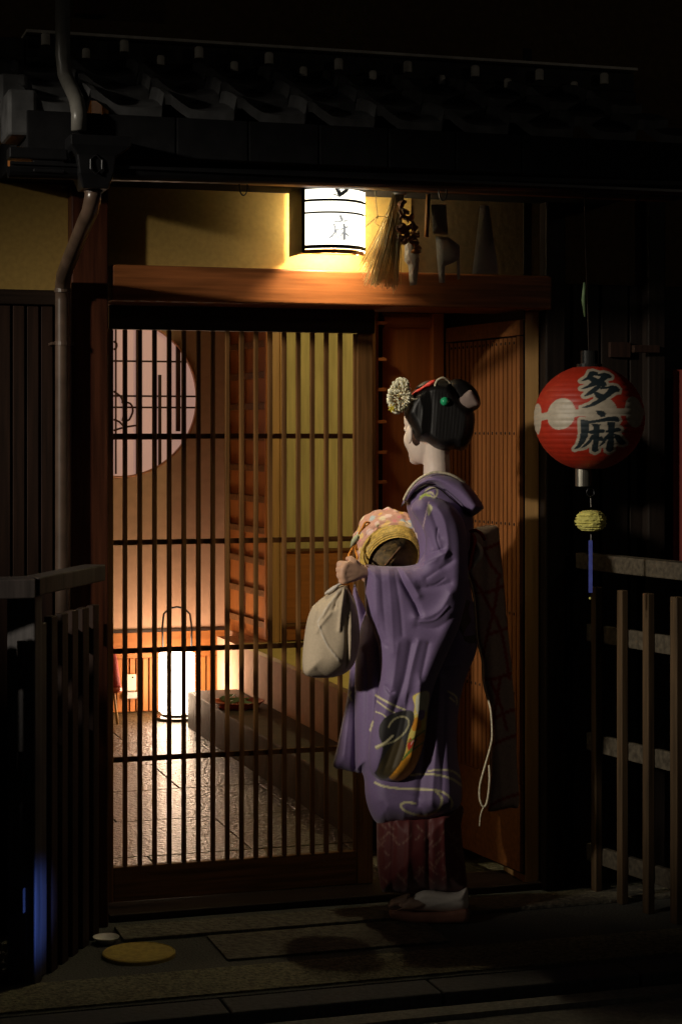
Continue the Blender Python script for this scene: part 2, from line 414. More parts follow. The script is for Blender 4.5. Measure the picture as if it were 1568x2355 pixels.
pts = [PY(216, 428, -.70), PY(214, 455, -.70), PY(208, 485, -.66), PY(196, 512, -.58), PY(160, 600, -.28), PY(148, 632, -.16), PY(145, 655, -.10), PY(145, 690, -.09), PY(145, 1300, -.09), Vector((PY(145, 1300, -.09).x, -.09, 0.0))]
dp = MB().tube(pts, .0235, 18).build('downpipe', 'pipe', house, smooth=True)
for (a, Y, ti) in ((438, -.70, 0), (668, -.095, 0), (790, -.09, 0)):
    c = PY(216 if a < 500 else 145, a, Y); MB().tube([(c.x, c.y, c.z - .006), (c.x, c.y, c.z + .006)], .0265, 18).build('pipe_collar', 'pipe', dp)
MB().box(PY(145, 790, -.09).x - .034, PY(145, 790, -.09).x + .034, -.10, -.02, PY(145, 790, -.09).z - .004, PY(145, 790, -.09).z + .004).build('pipe_bracket', 'pipe', dp)

# --- sliding lattice gate
gx = lambda px: Xa(px, GY)
gz = lambda y, x=285: Za(y, x, GY)
def gfix(z): return z
zbars0, zbars1 = gz(1995), gz(757)
MB().box(gx(252), gx(862), GY, GY + .035, zbars1, z_lb - .001).build('gate_header', 'darkx', house, .003)
gate = MB().box(gx(822), gx(858), GY + .002, GY + .033, .026, zbars1 - .001).box(gx(238), gx(262), GY + .002, GY + .033, .026, zbars1 - .001).build('sliding_gate', 'gate', house, .003)
MB().box(gx(262) + .001, gx(822) - .001, GY + .005, GY + .03, .026, zbars0).build('kick_board', 'gatex', gate, .003)
bx0, bx1 = gx(289.6), gx(784.6)
for i in range(16):
    x = bx0 + (bx1 - bx0) * i / 15
    MB().box(x - .0068, x + .0068, GY + .004, GY + .022, zbars0 + .001, zbars1 - .001).build('lattice_bar', 'gate', gate, .0015)
for y in (1003, 1249, 1499.5, 1750):
    z = gz(y); MB().box(gx(262) + .001, gx(822) - .001, GY + .0235, GY + .034, z - .0085, z + .0085).build('rail', 'gatex', gate, .001)
MB().box(gx(815), gx(822) - .0005, GY + .008, GY + .02, zbars0 + .001, zbars1 - .002).build('inner_stile', 'gate', gate, .001)

# --- second door leaf (end wall of the alcove) and slatted side wall
DY = .56
dx0, dx1 = Xa(872, DY), Xa(1015, DY)
door = MB().box(dx1 - .045, dx1, DY - .03, DY + .02, .3, z_lb + .1).box(dx0 - .03, dx0 - .012, DY - .03, DY + .02, .3, z_lb + .1).build('wooden_door', 'doorw', house, .004)
MB().box(dx0 - .012, dx1 - .045, DY, DY + .015, .3, z_lb + .1).build('door_panel', 'doorw', door)
for y in (745, 828, 897, 970, 1040, 1108, 1180, 1260, 1345):
    z = Za(y, 900, DY); MB().box(dx0 - .03, dx0 + .012, DY - .05, DY - .031, z - .006, z + .006).build('door_rail', 'doorwx', door, .001)
for z in (Za(742, 930, DY), Za(1240, 930, DY)): MB().box(dx0 + .012, dx1 - .046, DY - .018, DY - .001, z - .02, z + .02).build('door_rail', 'doorwx', door, .002)
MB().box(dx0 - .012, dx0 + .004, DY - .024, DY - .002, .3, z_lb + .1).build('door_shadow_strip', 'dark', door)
MB().box(dx0 - .07, dx0 - .031, DY - .06, DY + .02, .2, z_lb + .1).build('door_post', 'gate', house, .003)
MB().box(dx1 + .001, Xa(1034, .55), DY - .02, DY + .03, 0, 2.855).box(dx0 - .07, dx1, DY - .01, DY + .02, z_lb + .101, 2.855).build('alcove_post', 'dark', house)
p0 = PY(1030, 1000, .55); p1 = PY(1204, 1000, .0)
ang = (p1 - p0); ang.z = 0; L = ang.length; u = ang.normalized(); nrm = Vector((u.y, -u.x, 0))
if nrm.x > 0: nrm = -nrm
def SW(s, z, o=0): return Vector((p0.x, p0.y, 0)) + u * s + nrm * o + Vector((0, 0, z))
def swbox(mb, s0, s1, z0, z1, o0, o1):
    mb.obox((SW((s0 + s1) / 2, (z0 + z1) / 2, (o0 + o1) / 2)), u * (s1 - s0) / 2, nrm * (o1 - o0) / 2, Vector((0, 0, (z1 - z0) / 2))); return mb
ztop = 1.54 + (1000 - 735) / FPX * 6.34
swm = MB(); swbox(swm, 0, L, .05, ztop, -.03, 0); sw = swm.build('slatted_wall', 'dark', house)
z_s1 = 1.54 + (1000 - 780) / FPX * 6.36; z_s0 = .36
swbox(MB(), 0, L, ztop + .002, 2.85, -.03, 0).build('header_board', 'dark', house)
swbox(MB(), 0, L, z_s1 + .012, ztop, .001, .016).build('top_board', 'slatwx', sw, .002)
swbox(MB(), 0, L, .06, z_s0, .001, .016).build('bottom_board', 'slatwx', sw, .002)
swbox(MB(), 0, .035, z_s0 + .001, z_s1 + .01, .001, .018).build('frame_stile', 'slatw', sw, .002)
swbox(MB(), L - .02, L, z_s0 + .001, z_s1 + .01, .001, .018).build('frame_stile', 'slatw', sw, .002)
ns = 16; s0 = .042; ds = (L - .024 - s0) / ns
for i in range(ns):
    a = s0 + i * ds; nl = swbox(MB(), a, a + ds - .007, z_s0 + .002, z_s1 + .006, .002, .014); nf = len(nl.f)
    for z in (z_s1 - .012, 1.545, 1.235, .93, .66):
        c = SW(a + (ds - .007) / 2, z, .0135); nl.ell(c, (u * .0045, nrm * .003, Vector((0, 0, .006))), 8, 5)
    so_ = nl.build('slat', 'slatw', sw); so_.data.materials.append(M['black'])
    for q_ in range(nf, len(nl.f)): so_.data.polygons[q_].material_index = 1
MB().box(Xa(862), XR + .3, GY + .03, .9, z_lb + .02, z_lb + .05).build('alcove_ceiling', 'dark', house)
MB().box(3.58, 3.62, 0.16, 4.6, 0, 2.9).build('side_wall', 'dark', house)
MB().box(XL - .06, XL - .02, .2, 4.6, 0, 2.9).build('side_wall', 'wallin', house)
MB().box(XL - .3, 5.2, .9, 4.6, 2.86, 2.9).build('ceiling', 'dark', house)

# --- interior back wall with a round window
BY = 4.3
wc = PY(277, 915, BY); rr = 180 / FPX * (wc - Vector(CAM)).dot(Vector(FW))
bxr = Xa(527, BY); bxl = XL - .3
bz0 = Za(1505, 400, BY); bz1 = 2.86
bw = MB(); N = 96; crc = []; rec = []
for k in range(N):
    a = 2 * math.pi * k / N; dx, dz = math.cos(a), math.sin(a)
    crc.append((wc.x + rr * dx, BY, wc.z + rr * dz))
    t = min(((bxr - wc.x) / dx if dx > 0 else (bxl - wc.x) / dx) if abs(dx) > 1e-6 else 9, ((bz1 - wc.z) / dz if dz > 0 else (bz0 - wc.z) / dz) if abs(dz) > 1e-6 else 9)
    rec.append((wc.x + t * dx, BY, wc.z + t * dz))
bw.v = crc + rec + [(a, BY + .04, c) for a, b, c in crc]
for k in range(N):
    k2 = (k + 1) % N; bw.f.append((k, N + k, N + k2, k2)); bw.f.append((k2, 2 * N + k2, 2 * N + k, k))
bw.add([(bxl, BY + .001, bz0), (bxr, BY + .001, bz0), (bxr, BY + .001, bz0), (bxl, BY + .001, bz0)], [])
bwo = bw.build('back_wall', 'wallin', house)
MB().box(bxl, bxr, BY + .1, BY + .14, 0, 2.9).build('back_wall_core', 'wallin', house)
rw = MB(); rw.tube([(wc.x + (rr + .004) * math.cos(a), BY - .004, wc.z + (rr + .004) * math.sin(a)) for a in np.linspace(0, 2 * math.pi, 80, endpoint=False)], .006, 6, closed=True)
rwo = rw.build('round_window', 'copper', house, smooth=True)
pn = MB(); pn.rings([[(wc.x + rr * .999 * math.cos(a), BY + q, wc.z + rr * .999 * math.sin(a)) for a in np.linspace(0, 2 * math.pi, 64, endpoint=False)] for q in (.03, .036)])
pn.build('pane', emat('backlit_window_paper', (.56, .33, .26), .52), rwo)
def wpt(x, y, o=0): p = PY(x, y, BY + .018); return (p.x, p.y, p.z)
for (x, ya, yb, r) in ((318, 757, 1092, .011), (368, 862, 1078, .008), (410, 793, 992, .012), (267, 757, 1090, .004)):
    MB().box(wpt(x, 0)[0] - r, wpt(x, 0)[0] + r, BY + .01, BY + .028, wpt(x, ya)[2], wpt(x, yb)[2]).build('muntin', 'post', rwo)
for (y, xa_, xb_) in ((831, 262, 440), (911, 262, 455), (937, 262, 455), (1009, 262, 440)):
    MB().box(wpt(xa_, y)[0], wpt(xb_, y)[0], BY + .0285, BY + .0295, wpt(350, y)[2] - .005, wpt(350, y)[2] + .005).build('muntin', 'post', rwo)
bt = MB()
for pl in ([(262, 900), (280, 915), (286, 945), (282, 968)], [(280, 925), (300, 928), (306, 945), (298, 965), (292, 968)], [(262, 990), (290, 982), (318, 978)], [(262, 965), (275, 970), (288, 984)], [(262, 785), (269, 790), (268, 800), (262, 804)]):
    bt.tube([wpt(*q) for q in crom(pl, False, 5)], .006, 6)
bt.build('branch_ornament', 'post', rwo, smooth=True)
# wainscot
z1 = Za(1447, 400, BY)
MB().box(bxl, bxr - .01, BY - .012, BY + .0, z1 - .012, z1 + .004).build('dado_rail', 'darkx', house)
MB().box(bxl, bxr, BY - .008, BY + .03, Za(1510, 400, BY), z1 - .013).build('dado_board', 'cedarx', house)
wn = MB(); x = bxl
while x < bxr - .02:
    wn.box(x, x + .026, BY - .008, BY + .02, .02, Za(1511, 400, BY)); x += .036
wn.box(bxl, bxr, BY + .025, BY + .03, 0, Za(1511, 400, BY)); wn.build('slatted_dado', 'cedar', house, .001)
# side screen in perspective (right of the back wall) and the pillar
FY = 3.6
sx0 = Xa(528, BY) + .0; sx1 = Xa(624, FY)
ss0, ss1 = Vector((sx0, BY, 0)), Vector((sx1, FY, 0)); su = (ss1 - ss0).normalized(); sn = Vector((-su.y, su.x, 0)); sn = sn if sn.x < 0 else -sn; SL = (ss1 - ss0).length
def sbox(mb, a, b, z0, z1, o0, o1): return mb.obox(ss0 + su * (a + b) / 2 + sn * (o0 + o1) / 2 + Vector((0, 0, (z0 + z1) / 2)), su * (b - a) / 2, sn * (o1 - o0) / 2, Vector((0, 0, (z1 - z0) / 2)))
scr = sbox(MB(), 0, SL, .45, 2.5, -.02, 0).build('side_screen', 'cedar', house)
zz = .52
while zz < 2.4:
    sbox(MB(), 0, SL, zz, zz + .035, .001, .02).build('screen_rail', 'gatex', scr, .002); zz += .165
for a in (0, SL * .36, SL - .03): sbox(MB(), a, a + .03, .47, 2.5, .0215, .03).build('screen_stile', 'cedar', scr, .002)
sbox(MB(), -.02, SL, 0, .448, -.02, .0).build('plinth', 'wallin', house)
px0, px1 = Xa(625, FY), Xa(658, FY)
MB().box(px0, (px0 + px1) / 2 + .003, FY, FY + .08, .45, 2.8).box((px0 + px1) / 2 + .008, px1, FY + .012, FY + .08, .45, 2.8).build('pillar', 'pale', house, .003)
MB().box(px1 + .001, 3.6, FY + .05, FY + .07, Za(1262, 740, FY), 2.5).build('green_panel', 'green', house)
MB().box(px1 + .001, 3.6, FY + .045, FY + .07, .455, Za(1264, 740, FY)).build('lower_panel', 'cedarx', house)
MB().box(px1 + .001, 3.6, FY + .03, FY + .043, Za(1440, 740, FY), Za(1432, 740, FY)).box(px1 + .001, 3.6, FY + .03, FY + .043, Za(1268, 740, FY), Za(1262, 740, FY)).build('panel_rail', 'gatex', house)
# raised floor and stone step
rx = 2.40
MB().box(rx, 3.6, .62, FY + .03, .43, .45).build('raised_floor', 'tatami', house, .002)
MB().box(rx + .004, 3.6, .64, FY + .6, .0, .428).build('floor_riser', 'wallin', house)
MB().box(2.13, rx + .002, .66, 3.72, .0, .2).build('stone_step', 'step', house, .008)

# interior stone floor with slabs
fl = MB()
ys = .2
row = 0
while ys < 4.3:
    dy = .62; x = .6 - (row % 2) * .35
    while x < 2.9:
        ww = .74; zt = .012 + .002 * random.random()
        fl.box(x, x + ww - .005, ys, ys + dy - .005, .0005, zt); x += ww
    ys += dy; row += 1
tag(fl.build('stone_floor', 'stone', bevel=.003), kind='structure')

# ================================================================= WALL LAMP
lp0 = PY(763, 500, 0)
lamp = thing('wall_lamp', 'white curved paper lamp lit on the ochre wall above the gate, with dark hoops', 'lamp', (lp0.x, 0, lp0.z))
LY = -.10
lx0, lx1 = Xa(690, LY), Xa(837, LY); lzb = Za(572, 763, LY - .06); lzt = Za(395, 763, LY - .06)
def lsurf(t, o=0):   # convex front
    x = lx0 + (lx1 - lx0) * t; return x, LY - .075 * (1 - (2 * t - 1) ** 2) ** .8 - o
pm = MB(); nu, nv = 110, 130; o = []
S5 = 5.6
vv = []
for j in range(nv + 1):
    for i in range(nu + 1):
        x, y = lsurf(i / nu); vv.append((x, y, lzb + (lzt - lzb) * j / nv))
pm.v = vv
for j in range(nv):
    for i in range(nu):
        a = j * (nu + 1) + i; pm.f.append((a, a + 1, a + nu + 2, a + nu + 1))
A = np.array(vv) - CAM; dd = A @ FW; pxv = np.stack([784 + FPX * (A @ RT) / dd, HY - FPX * (A @ UP) / dd], 1)
zr = np.stack([(pxv[:, 0] - 662.2) / .1314, (pxv[:, 1] - 412) / .1314], 1)
cc = np.tile(np.array([1.0, .95, .78]) * 1.0, (len(vv), 1))
for pl, w_, k_ in (([(860, 170), (885, 215), (905, 270)], 32, .006), ([(900, 280), (960, 245), (1020, 195), (1050, 135)], 28, .006), ([(800, 272), (900, 284)], 9, .02), ([(775, 122), (830, 140), (860, 155)], 8, .02), ([(850, 150), (930, 142), (1000, 108)], 11, .008), ([(930, 50), (935, 150)], 7, .01), ([(885, 140), (885, 190)], 7, .03),
                  ([(918, 645), (935, 690), (948, 700)], 15, .035), ([(825, 744), (930, 735), (1045, 728)], 8, .045), ([(808, 790), (825, 850), (820, 930), (780, 985), (728, 1028)], 9, .04), ([(830, 880), (885, 888)], 8, .045), ([(850, 905), (840, 970)], 7, .05), ([(870, 1000), (878, 1020)], 7, .05),
                  ([(978, 795), (990, 860), (985, 960), (982, 1050)], 14, .03), ([(930, 878), (990, 855), (1040, 835)], 9, .035), ([(1005, 945), (1060, 998)], 10, .035), ([(968, 925), (925, 988)], 8, .045)):
    m_ = segdist(zr, np.array(pl, float), False) < w_ * (1.15 if k_ < .025 else 1.5); cc[m_] = k_ if k_ < .025 else k_ * 5
pm.c = cc; pm.build('paper_shade', emat('lit_lamp_paper', (1, .93, .72), 2.1, True), lamp, smooth=True)
for (y, h_) in ((459, .0075), (487.5, .0055), (566, .011)):
    z = Za(y, 763, LY - .075); ra = []
    for t in np.linspace(-.02, 1.02, 30):
        tt = min(max(t, 0), 1); x, yy = lsurf(tt, .004); x += (t - tt) * .2; ra.append((x, yy, z))
    n = len(ra); mb = MB(); mb.v = [(a, b, c - h_ / 2) for a, b, c in ra] + [(a, b, c + h_ / 2) for a, b, c in ra] + [(a, b + .006, c + h_ / 2) for a, b, c in ra] + [(a, b + .006, c - h_ / 2) for a, b, c in ra]
    for i in range(n - 1):
        for q in range(4): mb.f.append((q * n + i, q * n + i + 1, ((q + 1) % 4) * n + i + 1, ((q + 1) % 4) * n + i))
    mb.build('hoop', 'dark', lamp)
MB().box(lx0 - .014, lx0 - .003, -.17, -.017, lzb - .016, lzt).build('side_board', 'dark', lamp, .002)
MB().box(lx1 + .001, lx1 + .004, -.098, -.02, lzb - .004, lzt).build('side_paper', emat('lit_side_paper', (1, .86, .55), 13.0), lamp)
MB().box(lx0 - .002, lx0 - .0005, -.125, -.065, lzb - .004, lzt).build('copper_liner', 'copper', lamp)
b2 = [lsurf(t) for t in np.linspace(0, 1, 24)]; b3 = [(a, b + .012) for a, b in b2][::-1]
rim = MB(); n_ = 24; rim.v = [(a, b, z) for z in (lzb - .014, lzb - .002) for a, b in b2 + b3]
for i in range(23):
    for z_ in (0, 48):
        rim.f.append((z_ + i, z_ + i + 1, z_ + 46 - i, z_ + 47 - i) if not z_ else (z_ + 47 - i, z_ + 46 - i, z_ + i + 1, z_ + i))
    rim.f.append((i, i + 48, i + 49, i + 1)); rim.f.append((47 - i, 46 - i, 94 - i, 95 - i))
rim.build('base_rim', 'copper', lamp)
MB().box(lx0, lx1, -.004, -.001, lzb, lzt).build('back_plate', 'pale', lamp)

# ================================================================= NEW YEAR WREATH
wc0 = PY(915, 440, -.16)
wr = thing('straw_wreath', 'straw wreath tassel with dried flowers and paper streamers hanging beside the wall lamp', 'wreath', tuple(wc0))
def WP(x, y, o=0): return PY(x, y, -.125 - o)
sb = MB()
for i in range(190):
    t = rng.rand() ** .8; xe = 838 + 78 * t + rng.randn() * 3; ye = 655 + rng.randn() * 9 - 10 * (1 - t) ** 2
    xs = 905 + 22 * t + rng.randn() * 1.5; dz = rng.randn() * .022
    if i < 6: xe = 826 + rng.rand() * 16; ye = 600 + rng.rand() * 40
    q = [WP(xs, 440 + rng.rand() * 6, 0)]
    for s in (.3, .65, 1):
        q.append(WP(xs + (xe - xs) * (s ** 1.15) + rng.randn() * 1.2, 440 + (ye - 440) * s, dz * s + .02 * s))
    sb.tube(q, [.0011, .0012, .0012, .0009], 5)
for q in ([(862, 433), (865, 470), (869, 503)], [(893, 500), (868, 497), (848, 515), (836, 524)], [(868, 497), (862, 512), (872, 520)]): sb.tube([WP(*a, .02) for a in q], .0013, 5)
sb.build('straw_bundle', 'straw', wr, smooth=True)
MB().tube([WP(905, 437), WP(932, 437)], .016, 12).build('binding', 'paper', wr, smooth=True)
pd = MB()
for (x, y) in ((925, 470), (929, 485), (922, 498), (935, 505), (925, 520), (932, 530), (918, 530), (938, 540), (920, 548), (930, 552), (942, 548), (955, 546), (950, 556), (960, 565), (958, 578), (945, 500), (950, 520), (957, 540)):
    for k in range(3):
        a = WP(x + rng.randn() * 2, y + rng.randn() * 2, .02 + rng.rand() * .02); ax = Vector(rng.randn(3)).normalized(); b = ax.orthogonal().normalized(); c = ax.cross(b)
        pd.ell(a, (ax * .017, b * .012, c * .003), 8, 5)
pd.build('dried_flowers', 'pod', wr, smooth=True)
MB().tube([WP(985, 430), WP(983, 480), WP(980, 545)], .008, 8).build('stem', 'gate', wr, smooth=True)
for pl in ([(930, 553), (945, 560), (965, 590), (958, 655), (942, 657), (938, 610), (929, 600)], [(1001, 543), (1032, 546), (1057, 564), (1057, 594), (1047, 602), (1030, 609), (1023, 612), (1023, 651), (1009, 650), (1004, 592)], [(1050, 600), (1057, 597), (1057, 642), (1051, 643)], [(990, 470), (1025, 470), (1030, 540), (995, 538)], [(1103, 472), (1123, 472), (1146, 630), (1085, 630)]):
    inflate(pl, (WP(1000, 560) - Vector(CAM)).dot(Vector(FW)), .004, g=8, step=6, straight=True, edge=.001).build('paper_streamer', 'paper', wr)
for pl in () and ([(1060, 430), (1085, 500), (1075, 640), (1045, 660), (1040, 560)],): inflate(pl, 5.95, .03, g=8).build('straw_fringe', 'pod', wr, smooth=True)

# ================================================================= LANTERN
LD = 5.86; lc = P(1354, 961, LD); RX = 126 / FPX * LD; RZ = 121 / FPX * LD
ln = thing('red_lantern', 'round red paper lantern with black characters and white discs, hanging right of the doorway', 'lantern', tuple(lc))
nlat, nlon = 300, 330; th = np.linspace(0, math.pi, nlat); ph = np.linspace(0, 2 * math.pi, nlon, endpoint=False)
TH, PH = np.meshgrid(th, ph, indexing='ij')
rip = 1 + .007 * np.abs(np.sin(TH * 27)); rip[TH < .2] = 1; rip[TH > math.pi - .2] = 1
rad = np.sin(TH) * rip; yh = np.cos(TH)
sq = np.clip(yh, -.965, .965)
X = (np.cos(PH) * rad)[..., None] * RT * RX + (-np.sin(PH) * rad)[..., None] * FW * RX + (sq)[..., None] * UP * RZ
V = (X.reshape(-1, 3) + np.array(lc)); lm = MB(); lm.v = [tuple(a) for a in V]
for i in range(nlat - 1):
    for k in range(nlon): lm.f.append((i * nlon + k, (i + 1) * nlon + k, (i + 1) * nlon + (k + 1) % nlon, i * nlon + (k + 1) % nlon))
lon = np.degrees(math.pi / 2 - PH.ravel()); lon = (lon + 180) % 360 - 180   # 0 = facing camera, + = right
lat = np.degrees(np.arcsin(np.clip(yh.ravel(), -1, 1)))
xr_ = 784 + 746 * X.reshape(-1, 3) @ RT / RX; yr_ = 900 - 710 * X.reshape(-1, 3) @ UP / RZ; front = (X.reshape(-1, 3) @ FW) < 0
c = np.tile(np.array([.33, .019, .006]), (len(V), 1)); l0 = np.interp(lon, [-180, -82, -38, 5, 49, 180], [0, -1.5, 4.2, 5.6, 6.2, 6.2])
wh = np.abs(lat - l0) < 3.9
for k in range(-4, 5):
    dl = (lon - (5 + 43.7 * k) + 180) % 360 - 180; wh |= (dl * np.cos(np.radians(lat))) ** 2 + (lat - l0) ** 2 < 17.0 ** 2
S = [[(735, 290), (790, 280), (850, 300), (830, 330), (770, 350), (700, 400), (640, 420), (600, 420), (690, 360)],
     [(780, 300), (850, 320), (940, 300), (1000, 320), (1035, 350), (1020, 375), (960, 385), (915, 420), (850, 470), (760, 490), (640, 525), (590, 522), (680, 480), (740, 430), (830, 400), (880, 355), (800, 345)],
     [(700, 395), (760, 350), (830, 385), (900, 400), (940, 450), (940, 480), (880, 500), (790, 480), (740, 430)],
     [(780, 490), (860, 490), (840, 520), (790, 560), (720, 600), (640, 625), (620, 620), (690, 560), (770, 500)],
     [(840, 500), (960, 490), (1020, 475), (1080, 485), (1120, 530), (1110, 560), (1050, 570), (990, 610), (900, 670), (780, 740), (660, 775), (580, 775), (680, 735), (780, 680), (860, 620), (930, 560), (960, 520), (840, 530)],
     [(755, 580), (800, 560), (860, 590), (910, 600), (900, 650), (840, 670), (780, 640)],
     [(770, 815), (820, 808), (880, 820), (908, 850), (895, 890), (850, 898), (800, 870)],
     [(570, 930), (620, 930), (680, 945), (800, 930), (930, 895), (1040, 885), (1080, 900), (1098, 940), (1080, 962), (1030, 955), (940, 950), (820, 965), (700, 980), (600, 985), (570, 960)],
     [(575, 960), (690, 975), (688, 1080), (670, 1160), (630, 1240), (580, 1300), (520, 1322), (510, 1315), (550, 1260), (570, 1180), (580, 1080)],
     [(670, 1085), (740, 1060), (880, 1055), (900, 1080), (880, 1105), (700, 1120)],
     [(710, 985), (800, 985), (840, 990), (820, 1030), (820, 1280), (828, 1340), (790, 1362), (745, 1345), (735, 1290), (750, 1200), (745, 1030)],
     [(745, 1130), (745, 1190), (700, 1250), (650, 1290), (590, 1305), (640, 1250), (690, 1190), (720, 1130)],
     [(815, 1160), (850, 1145), (890, 1180), (870, 1215), (830, 1210)],
     [(900, 1075), (1000, 1060), (1060, 1030), (1110, 1040), (1130, 1065), (1100, 1085), (1000, 1100), (910, 1100)],
     [(920, 960), (1030, 960), (1035, 1010), (1020, 1060), (1035, 1280), (1035, 1330), (985, 1362), (930, 1335), (920, 1290), (945, 1200), (935, 1020)],
     [(940, 1110), (945, 1170), (900, 1240), (850, 1280), (825, 1280), (870, 1220), (900, 1150)],
     [(1025, 1110), (1100, 1130), (1160, 1190), (1215, 1240), (1170, 1262), (1110, 1255), (1060, 1210), (1030, 1160)]]
q = np.stack([xr_, yr_], 1); near = front & (xr_ > 430) & (xr_ < 1300); qi = q[near]
blk = np.zeros(len(qi), bool); dmin = np.full(len(qi), 1e9)
for s in S:
    s = np.array(s, float); blk |= inside(qi, s); dmin = np.minimum(dmin, segdist(qi, s))
wh[near] |= blk | (dmin < 36)
c[wh] = (.36, .31, .24); ci = c[near]; ci[blk] = (.012, .02, .025); c[near] = ci
lm.c = c; lm.build('paper_body', 'lan', ln, smooth=True)
up = Vector(UP)
a = P(1336, 828, LD)
MB().tube([lc + up * RZ * .95, lc + up * (RZ * .95 + .012)], .04, 24).tube([lc + up * (RZ * .9), lc + up * (RZ + .045)], .027, 24).build('top_cap', 'black', ln, smooth=False)
MB().tube([P(1340, 1075, LD), P(1340, 1118, LD)], .0245, 24).build('bottom_cap', 'silver', ln)
MB().tube([P(1357, 1132, LD) + Vector(RT) * .012 * math.sin(t) + up * .013 * math.cos(t) for t in np.linspace(0, 2 * math.pi, 16, endpoint=False)], .002, 6, closed=True).build('ring', 'metal', ln, smooth=True)
MB().tube([P(1354, 838, LD), P(1350, 700, LD), P(1345, 540, LD - .1), P(1343, 420, LD - .25)], .0022, 6).build('cord', 'dark', ln)
MB().tube([P(1343, 650, LD - .05), P(1341, 690, LD - .03), P(1344, 728, LD - .03)], [.004, .007, .003], 8).build('cord_tassel', 'leaf', ln, smooth=True)
orn = thing('paper_ball_charm', 'crinkled yellow paper ball with a blue paper strip hanging under the red lantern', 'hanging charm', tuple(P(1358, 1197, LD)))
bm_ = MB(); rs = []
cb = P(1358, 1198, LD)
for i in range(25):
    t = math.pi * i / 24; r = math.sin(t); rs.append([cb + up * (-math.cos(t)) * .034 + (Vector(RT) * math.cos(a) + Vector(FW) * math.sin(a)) * .048 * (r ** .7) * (1 + .05 * math.sin(i * 2.6 + a) + .03 * rng.randn()) for a in np.linspace(0, 2 * math.pi, 28, endpoint=False)])
bm_.rings(rs); bm_.build('paper_ball', 'ball', orn)
MB().tube([P(1357, 1146, LD), P(1358, 1166, LD)], .0012, 5).tube([P(1358, 1229, LD), P(1358, 1245, LD)], .0012, 5).build('string', 'paper', orn)
MB().obox(P(1357, 1303, LD), Vector(RT) * .006, Vector(FW) * .0015, up * .082).build('paper_strip', 'blue', orn)
MB().sph(P(1356, 1376, LD), .004).build('bead', 'ball', orn, smooth=True)

# name plates, banner
for i, (x0_, x1_, y0_, y1_) in enumerate(((1402, 1450, 787, 822), (1457, 1517, 794, 811))):
    pc = PY((x0_ + x1_) / 2, (y0_ + y1_) / 2, -.06); mb = MB(); pxbox(mb, x0_, x1_, y0_, y1_, -.075 if i else -.02, -.055 if i else -.004)
    tag(mb.build('name_plate', 'board', loc=tuple(pc), bevel=.002), ['broad blank dark plate on the board wall right above the red lantern', 'long thin blank dark plate on the board wall near the right edge'][i], 'plate', 'plates on the dark wall')
bc = PY(1560, 1285, -.06); mb = MB()
n = 40; vs = []
for j in (0, 1):
    for i in range(n + 1):
        x = Xa(1548, -.1) + .5 * i / n; vs.append((x, -.1 + .012 * math.sin(i * .9), Za(850 if j else 1292, 1558, -.1)))
vs += [(a, b + .004, c_) for a, b, c_ in vs]; mb.v = vs; q4 = 2 * (n + 1)
for i in range(n):
    mb.f.append((i, i + 1, n + 2 + i, n + 1 + i)); mb.f.append((q4 + i, q4 + n + 1 + i, q4 + n + 2 + i, q4 + i + 1))
tag(mb.build('red_curtain', 'reddim', loc=tuple(bc), smooth=True), 'dark red cloth hanging at the right edge above the fence', 'curtain')

# ================================================================= FENCES
def fence(name, label, segs, posts, slats, railz, top, m, mx, zt):
    r = thing(name, label, 'fence', (posts[0][0], posts[0][1], 0)); return r
# right fence: returns from the wall towards the street
F0, F1 = Vector((2.665, -.03, 0)), Vector((2.80, -.76, 0)); fu = (F1 - F0).normalized(); fn = Vector((fu.y, -fu.x, 0)); fn = fn if fn.x < 0 else -fn
fr = thing('wooden_fence', 'weathered open rail fence right of the doorway under the red lantern', 'fence', (F0.x, F0.y, 0), 'picket fences in front of the house')
FL = (F1 - F0).length
def fbox(s0_, s1_, z0, z1, o0, o1, F=None, U=None, Nn=None):
    F = F or F0; U = U or fu; Nn = Nn or fn
    return MB().obox(F + U * (s0_ + s1_) / 2 + Nn * (o0 + o1) / 2 + Vector((0, 0, (z0 + z1) / 2)), U * (s1_ - s0_) / 2, Nn * (o1 - o0) / 2, Vector((0, 0, (z1 - z0) / 2)))
fbox(0, FL, 1.085, 1.14, -.03, .03).build('top_rail', 'fencex', fr, .004)
for z in (.87, .50, .125): fbox(.02, FL, z - .03, z + .03, -.025, -.005).build('rail', 'fencex', fr, .003)
for (s, wd) in ((.10, .03), (.245, .03), (.385, .032), (.53, .036), (.68, .05)): fbox(s - wd / 2, s + wd / 2, .0, 1.03 if s < .6 else 1.084, -.004, .022).build('picket', 'fence', fr, .003)
# left fence
G0, G1 = Vector((.70, -.63, 0)), Vector((1.0, -.1, 0)); gu = (G1 - G0).normalized(); gn = Vector((gu.y, -gu.x, 0)); gn = gn if gn.x > 0 else -gn; GL = (G1 - G0).length
fl2 = thing('wooden_fence', 'dark timber fence with a thick corner post lit blue at its foot', 'fence', (G0.x, G0.y, 0), 'picket fences in front of the house')
pc = PG(57, 2275); 
pcn = PG(77, 2272); pcc = pcn + gu * .042 - gn * .042
MB().obox(pcc + Vector((0, 0, .545)), gu * .028, gn * .042, Vector((0, 0, .545))).build('corner_post', 'postblue', fl2, .004)
MB().box(-3, .72, -.73, -.61, 1.092, 1.145).build('top_rail', 'fencedark', fl2, .004)
MB().obox(G0 + gu * GL / 2 + Vector((0, 0, 1.115)), gu * (GL / 2 - .03), gn * .035, Vector((0, 0, .025))).build('top_rail', 'fencedark', fl2, .004)
for z in (.93, .62, .24): MB().obox(G0 + gu * GL / 2 + Vector((0, 0, z)) + gn * -.012, gu * GL / 2, gn * .01, Vector((0, 0, .035))).build('rail', 'fencedark', fl2, .002)
